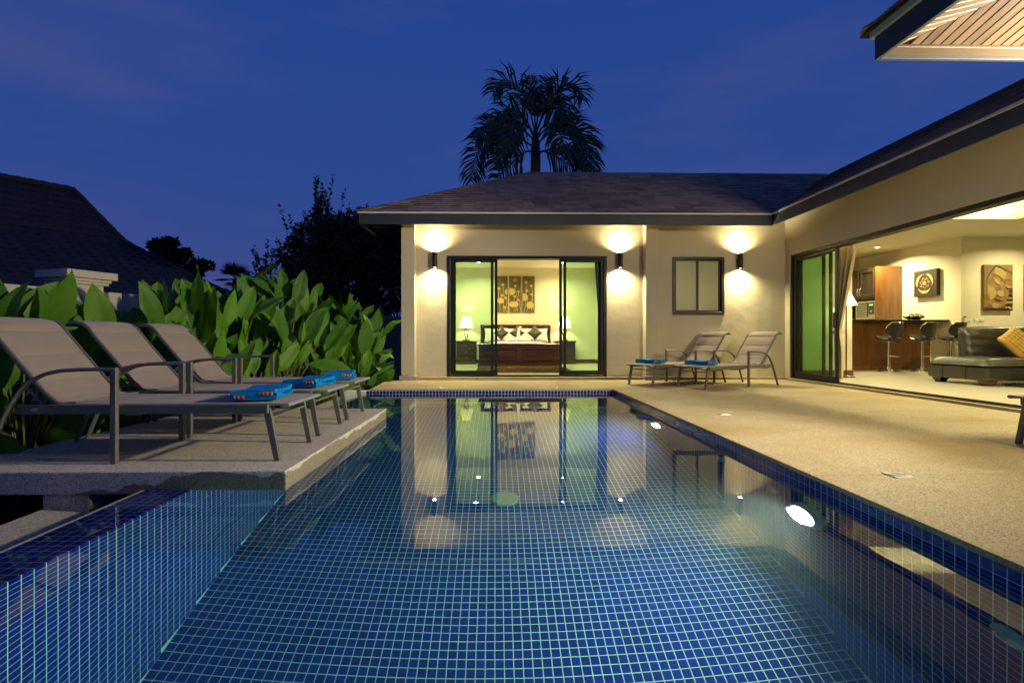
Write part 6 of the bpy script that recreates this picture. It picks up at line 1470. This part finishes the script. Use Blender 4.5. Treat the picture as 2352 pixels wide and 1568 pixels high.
# fan palm
fp = thing('fan_palm', 'small spiky fan palm silhouette beside the neighbour roof', 'tree', (XYat(541, 25), 25, -2.5), 0, 'palms'); fc_ = Vector((XYat(541, 25), 25, Zat(640, 541, 25)))
g = MB(); g.sweep([fp.location, fc_], .14, .14, 8, side=(1,0,0)); build('trunk', g, M['bark'], fp, smooth=True)
random.seed(8)
for k in range(15):
    az = k*2*PI/15*1.0; el_ = random.uniform(-.5, 1.35); d = Vector((math.cos(az)*math.cos(el_), math.sin(az)*math.cos(el_), math.sin(el_))); b = fc_+d*.32; s = d.cross(Vector((0, 0, 1))).normalized(); g = MB(); g.sweep([fc_, b], .012, .012, 4, side=(0,1,0))
    for i in range(-9, 10):
        a = i*.15; dd = (d*math.cos(a)+s*math.sin(a)); l = .68*random.uniform(.85, 1.1); n = dd.cross(s).normalized() if abs(i) < 8 else Vector((0,0,1)); w = s*math.cos(a)-d*math.sin(a)
        g.add([b, b+dd*l*.5+w*.026, b+dd*l-Vector((0,0,.05)), b+dd*l*.5-w*.026], [(0, 1, 2, 3)])
    build('frond', g, M['palm'], fp)
# tall feather palm behind the villa roof
PY = 17.3
fpm = thing('feather_palm', 'tall feather palm rising behind the villa ridge', 'tree', (XYat(1229, PY), PY, -2.5), 0, 'palms')
def Z2(zx, zy, Y): px, py = (1650+zx/2.904)/1.6327, (180+zy/2.904)/1.6327; return Vector((XYat(px, Y), Y, Zat(py, px, Y)))
g = MB(); g.sweep([fpm.location, Z2(1040, 1500, PY), Z2(1042, 1200, PY)], .185, .185, 12, side=(1,0,0), scale=[1.2, 1.0, .92]); build('trunk', g, M['bark'], fpm, smooth=True)
g = MB(); g.sweep([Z2(1042, 1200, PY), Z2(1042, 1140, PY), Z2(1040, 1000, PY), Z2(1040, 860, PY)], .175, .175, 12, side=(1,0,0), scale=[.95, 1.0, .72, .3]); build('crownshaft', g, M['palm'], fpm, smooth=True)
fr_ = [([(1030, 900), (985, 700), (930, 550), (850, 430), (760, 365), (690, 350), (620, 400), (575, 470)], -.6),
       ([(1055, 900), (1120, 720), (1200, 560), (1300, 430), (1400, 385), (1480, 400), (1540, 470), (1560, 560)], .5),
       ([(1055, 900), (1140, 700), (1230, 590), (1310, 545), (1360, 580), (1375, 680), (1370, 790)], -1.2),
       ([(1025, 960), (960, 820), (880, 720), (790, 670), (720, 690), (670, 780), (630, 920), (600, 1100)], -1.3),
       ([(1020, 1000), (900, 880), (780, 830), (660, 850), (560, 930), (460, 1040), (390, 1180), (350, 1330), (345, 1450)], .3),
       ([(1020, 1000), (880, 860), (740, 780), (640, 770), (540, 830), (450, 900), (380, 980)], 1.2),
       ([(1060, 980), (1160, 870), (1280, 830), (1400, 830), (1500, 870), (1570, 960), (1620, 1090), (1650, 1230), (1660, 1330)], .4),
       ([(1065, 1040), (1170, 940), (1290, 880), (1420, 870), (1520, 930), (1580, 1040), (1600, 1180), (1600, 1320)], -1.1),
       ([(1070, 1150), (1130, 1120), (1220, 1160), (1330, 1230), (1430, 1290), (1520, 1330)], -.8),
       ([(1070, 1140), (1180, 1110), (1300, 1100), (1420, 1130), (1520, 1170), (1590, 1190)], .8),
       ([(1015, 1120), (930, 1130), (850, 1190), (770, 1270), (690, 1350), (620, 1420)], -.6),
       ([(1020, 1080), (900, 1000), (780, 1000), (690, 1060), (620, 1160), (580, 1260)], -1.5),
       ([(1045, 880), (1075, 700), (1110, 560), (1150, 430), (1170, 330)], 1.3),
       ([(1040, 880), (1030, 700), (1010, 560), (985, 430), (960, 300)], 1.4),
       ([(1050, 1000), (1100, 880), (1180, 820), (1260, 830), (1310, 900), (1330, 1010), (1330, 1130)], -1.9),
       ([(1030, 980), (980, 880), (900, 820), (830, 830), (780, 910), (760, 1020), (750, 1140)], -2.0)]
random.seed(14)
for pts, dep in fr_:
    P_ = [Z2(a, b, PY+dep*(i/(len(pts)-1))**.8) for i, (a, b) in enumerate(pts)]
    cum = [0]
    for i in range(1, len(P_)): cum.append(cum[-1]+(P_[i]-P_[i-1]).length)
    def at(d):
        i = max(k for k in range(len(P_)-1) if cum[k] <= d+1e-9); f = (d-cum[i])/(cum[i+1]-cum[i]); return P_[i].lerp(P_[i+1], f), (P_[i+1]-P_[i]).normalized()
    g = MB(); g.sweep(P_, .035, .028, 5, side=(0,1,0), scale=[1.2-.95*i/(len(P_)-1) for i in range(len(P_))])
    T = cum[-1]; d = T*.22; n_ = 0
    while d < T*.995:
        p, tg = at(d); q = d/T; l = (.84*math.sin(PI*min(1, .16+q*.76))**.6+.12)*random.uniform(.85, 1.15)
        sd = tg.cross(Vector((0, 1, 0)));
        sd = sd.normalized() if sd.length > .1 else Vector((1, 0, 0))
        for sg in (-1, 1):
            dirv = (sd*sg*.75+Vector((0, random.uniform(-.5, .5), .45*(1-q)))+tg*.75+rv()*.25).normalized()
            p1 = p+dirv*l*.5+Vector((0, 0, -.05*l)); d2 = (dirv+Vector((0, 0, -.8))).normalized(); p2 = p1+d2*l*.5
            w = dirv.cross(Vector((random.uniform(-.4, .4), 1, random.uniform(-.4, .4)))).normalized()*.033
            g.add([p-w*.5, p+w*.5, p1+w, p1-w, p2], [(0, 1, 2, 3), (3, 2, 4)])
        d += .072
    build('frond', g, M['palm'], fpm)
bpy.context.view_layer.update()
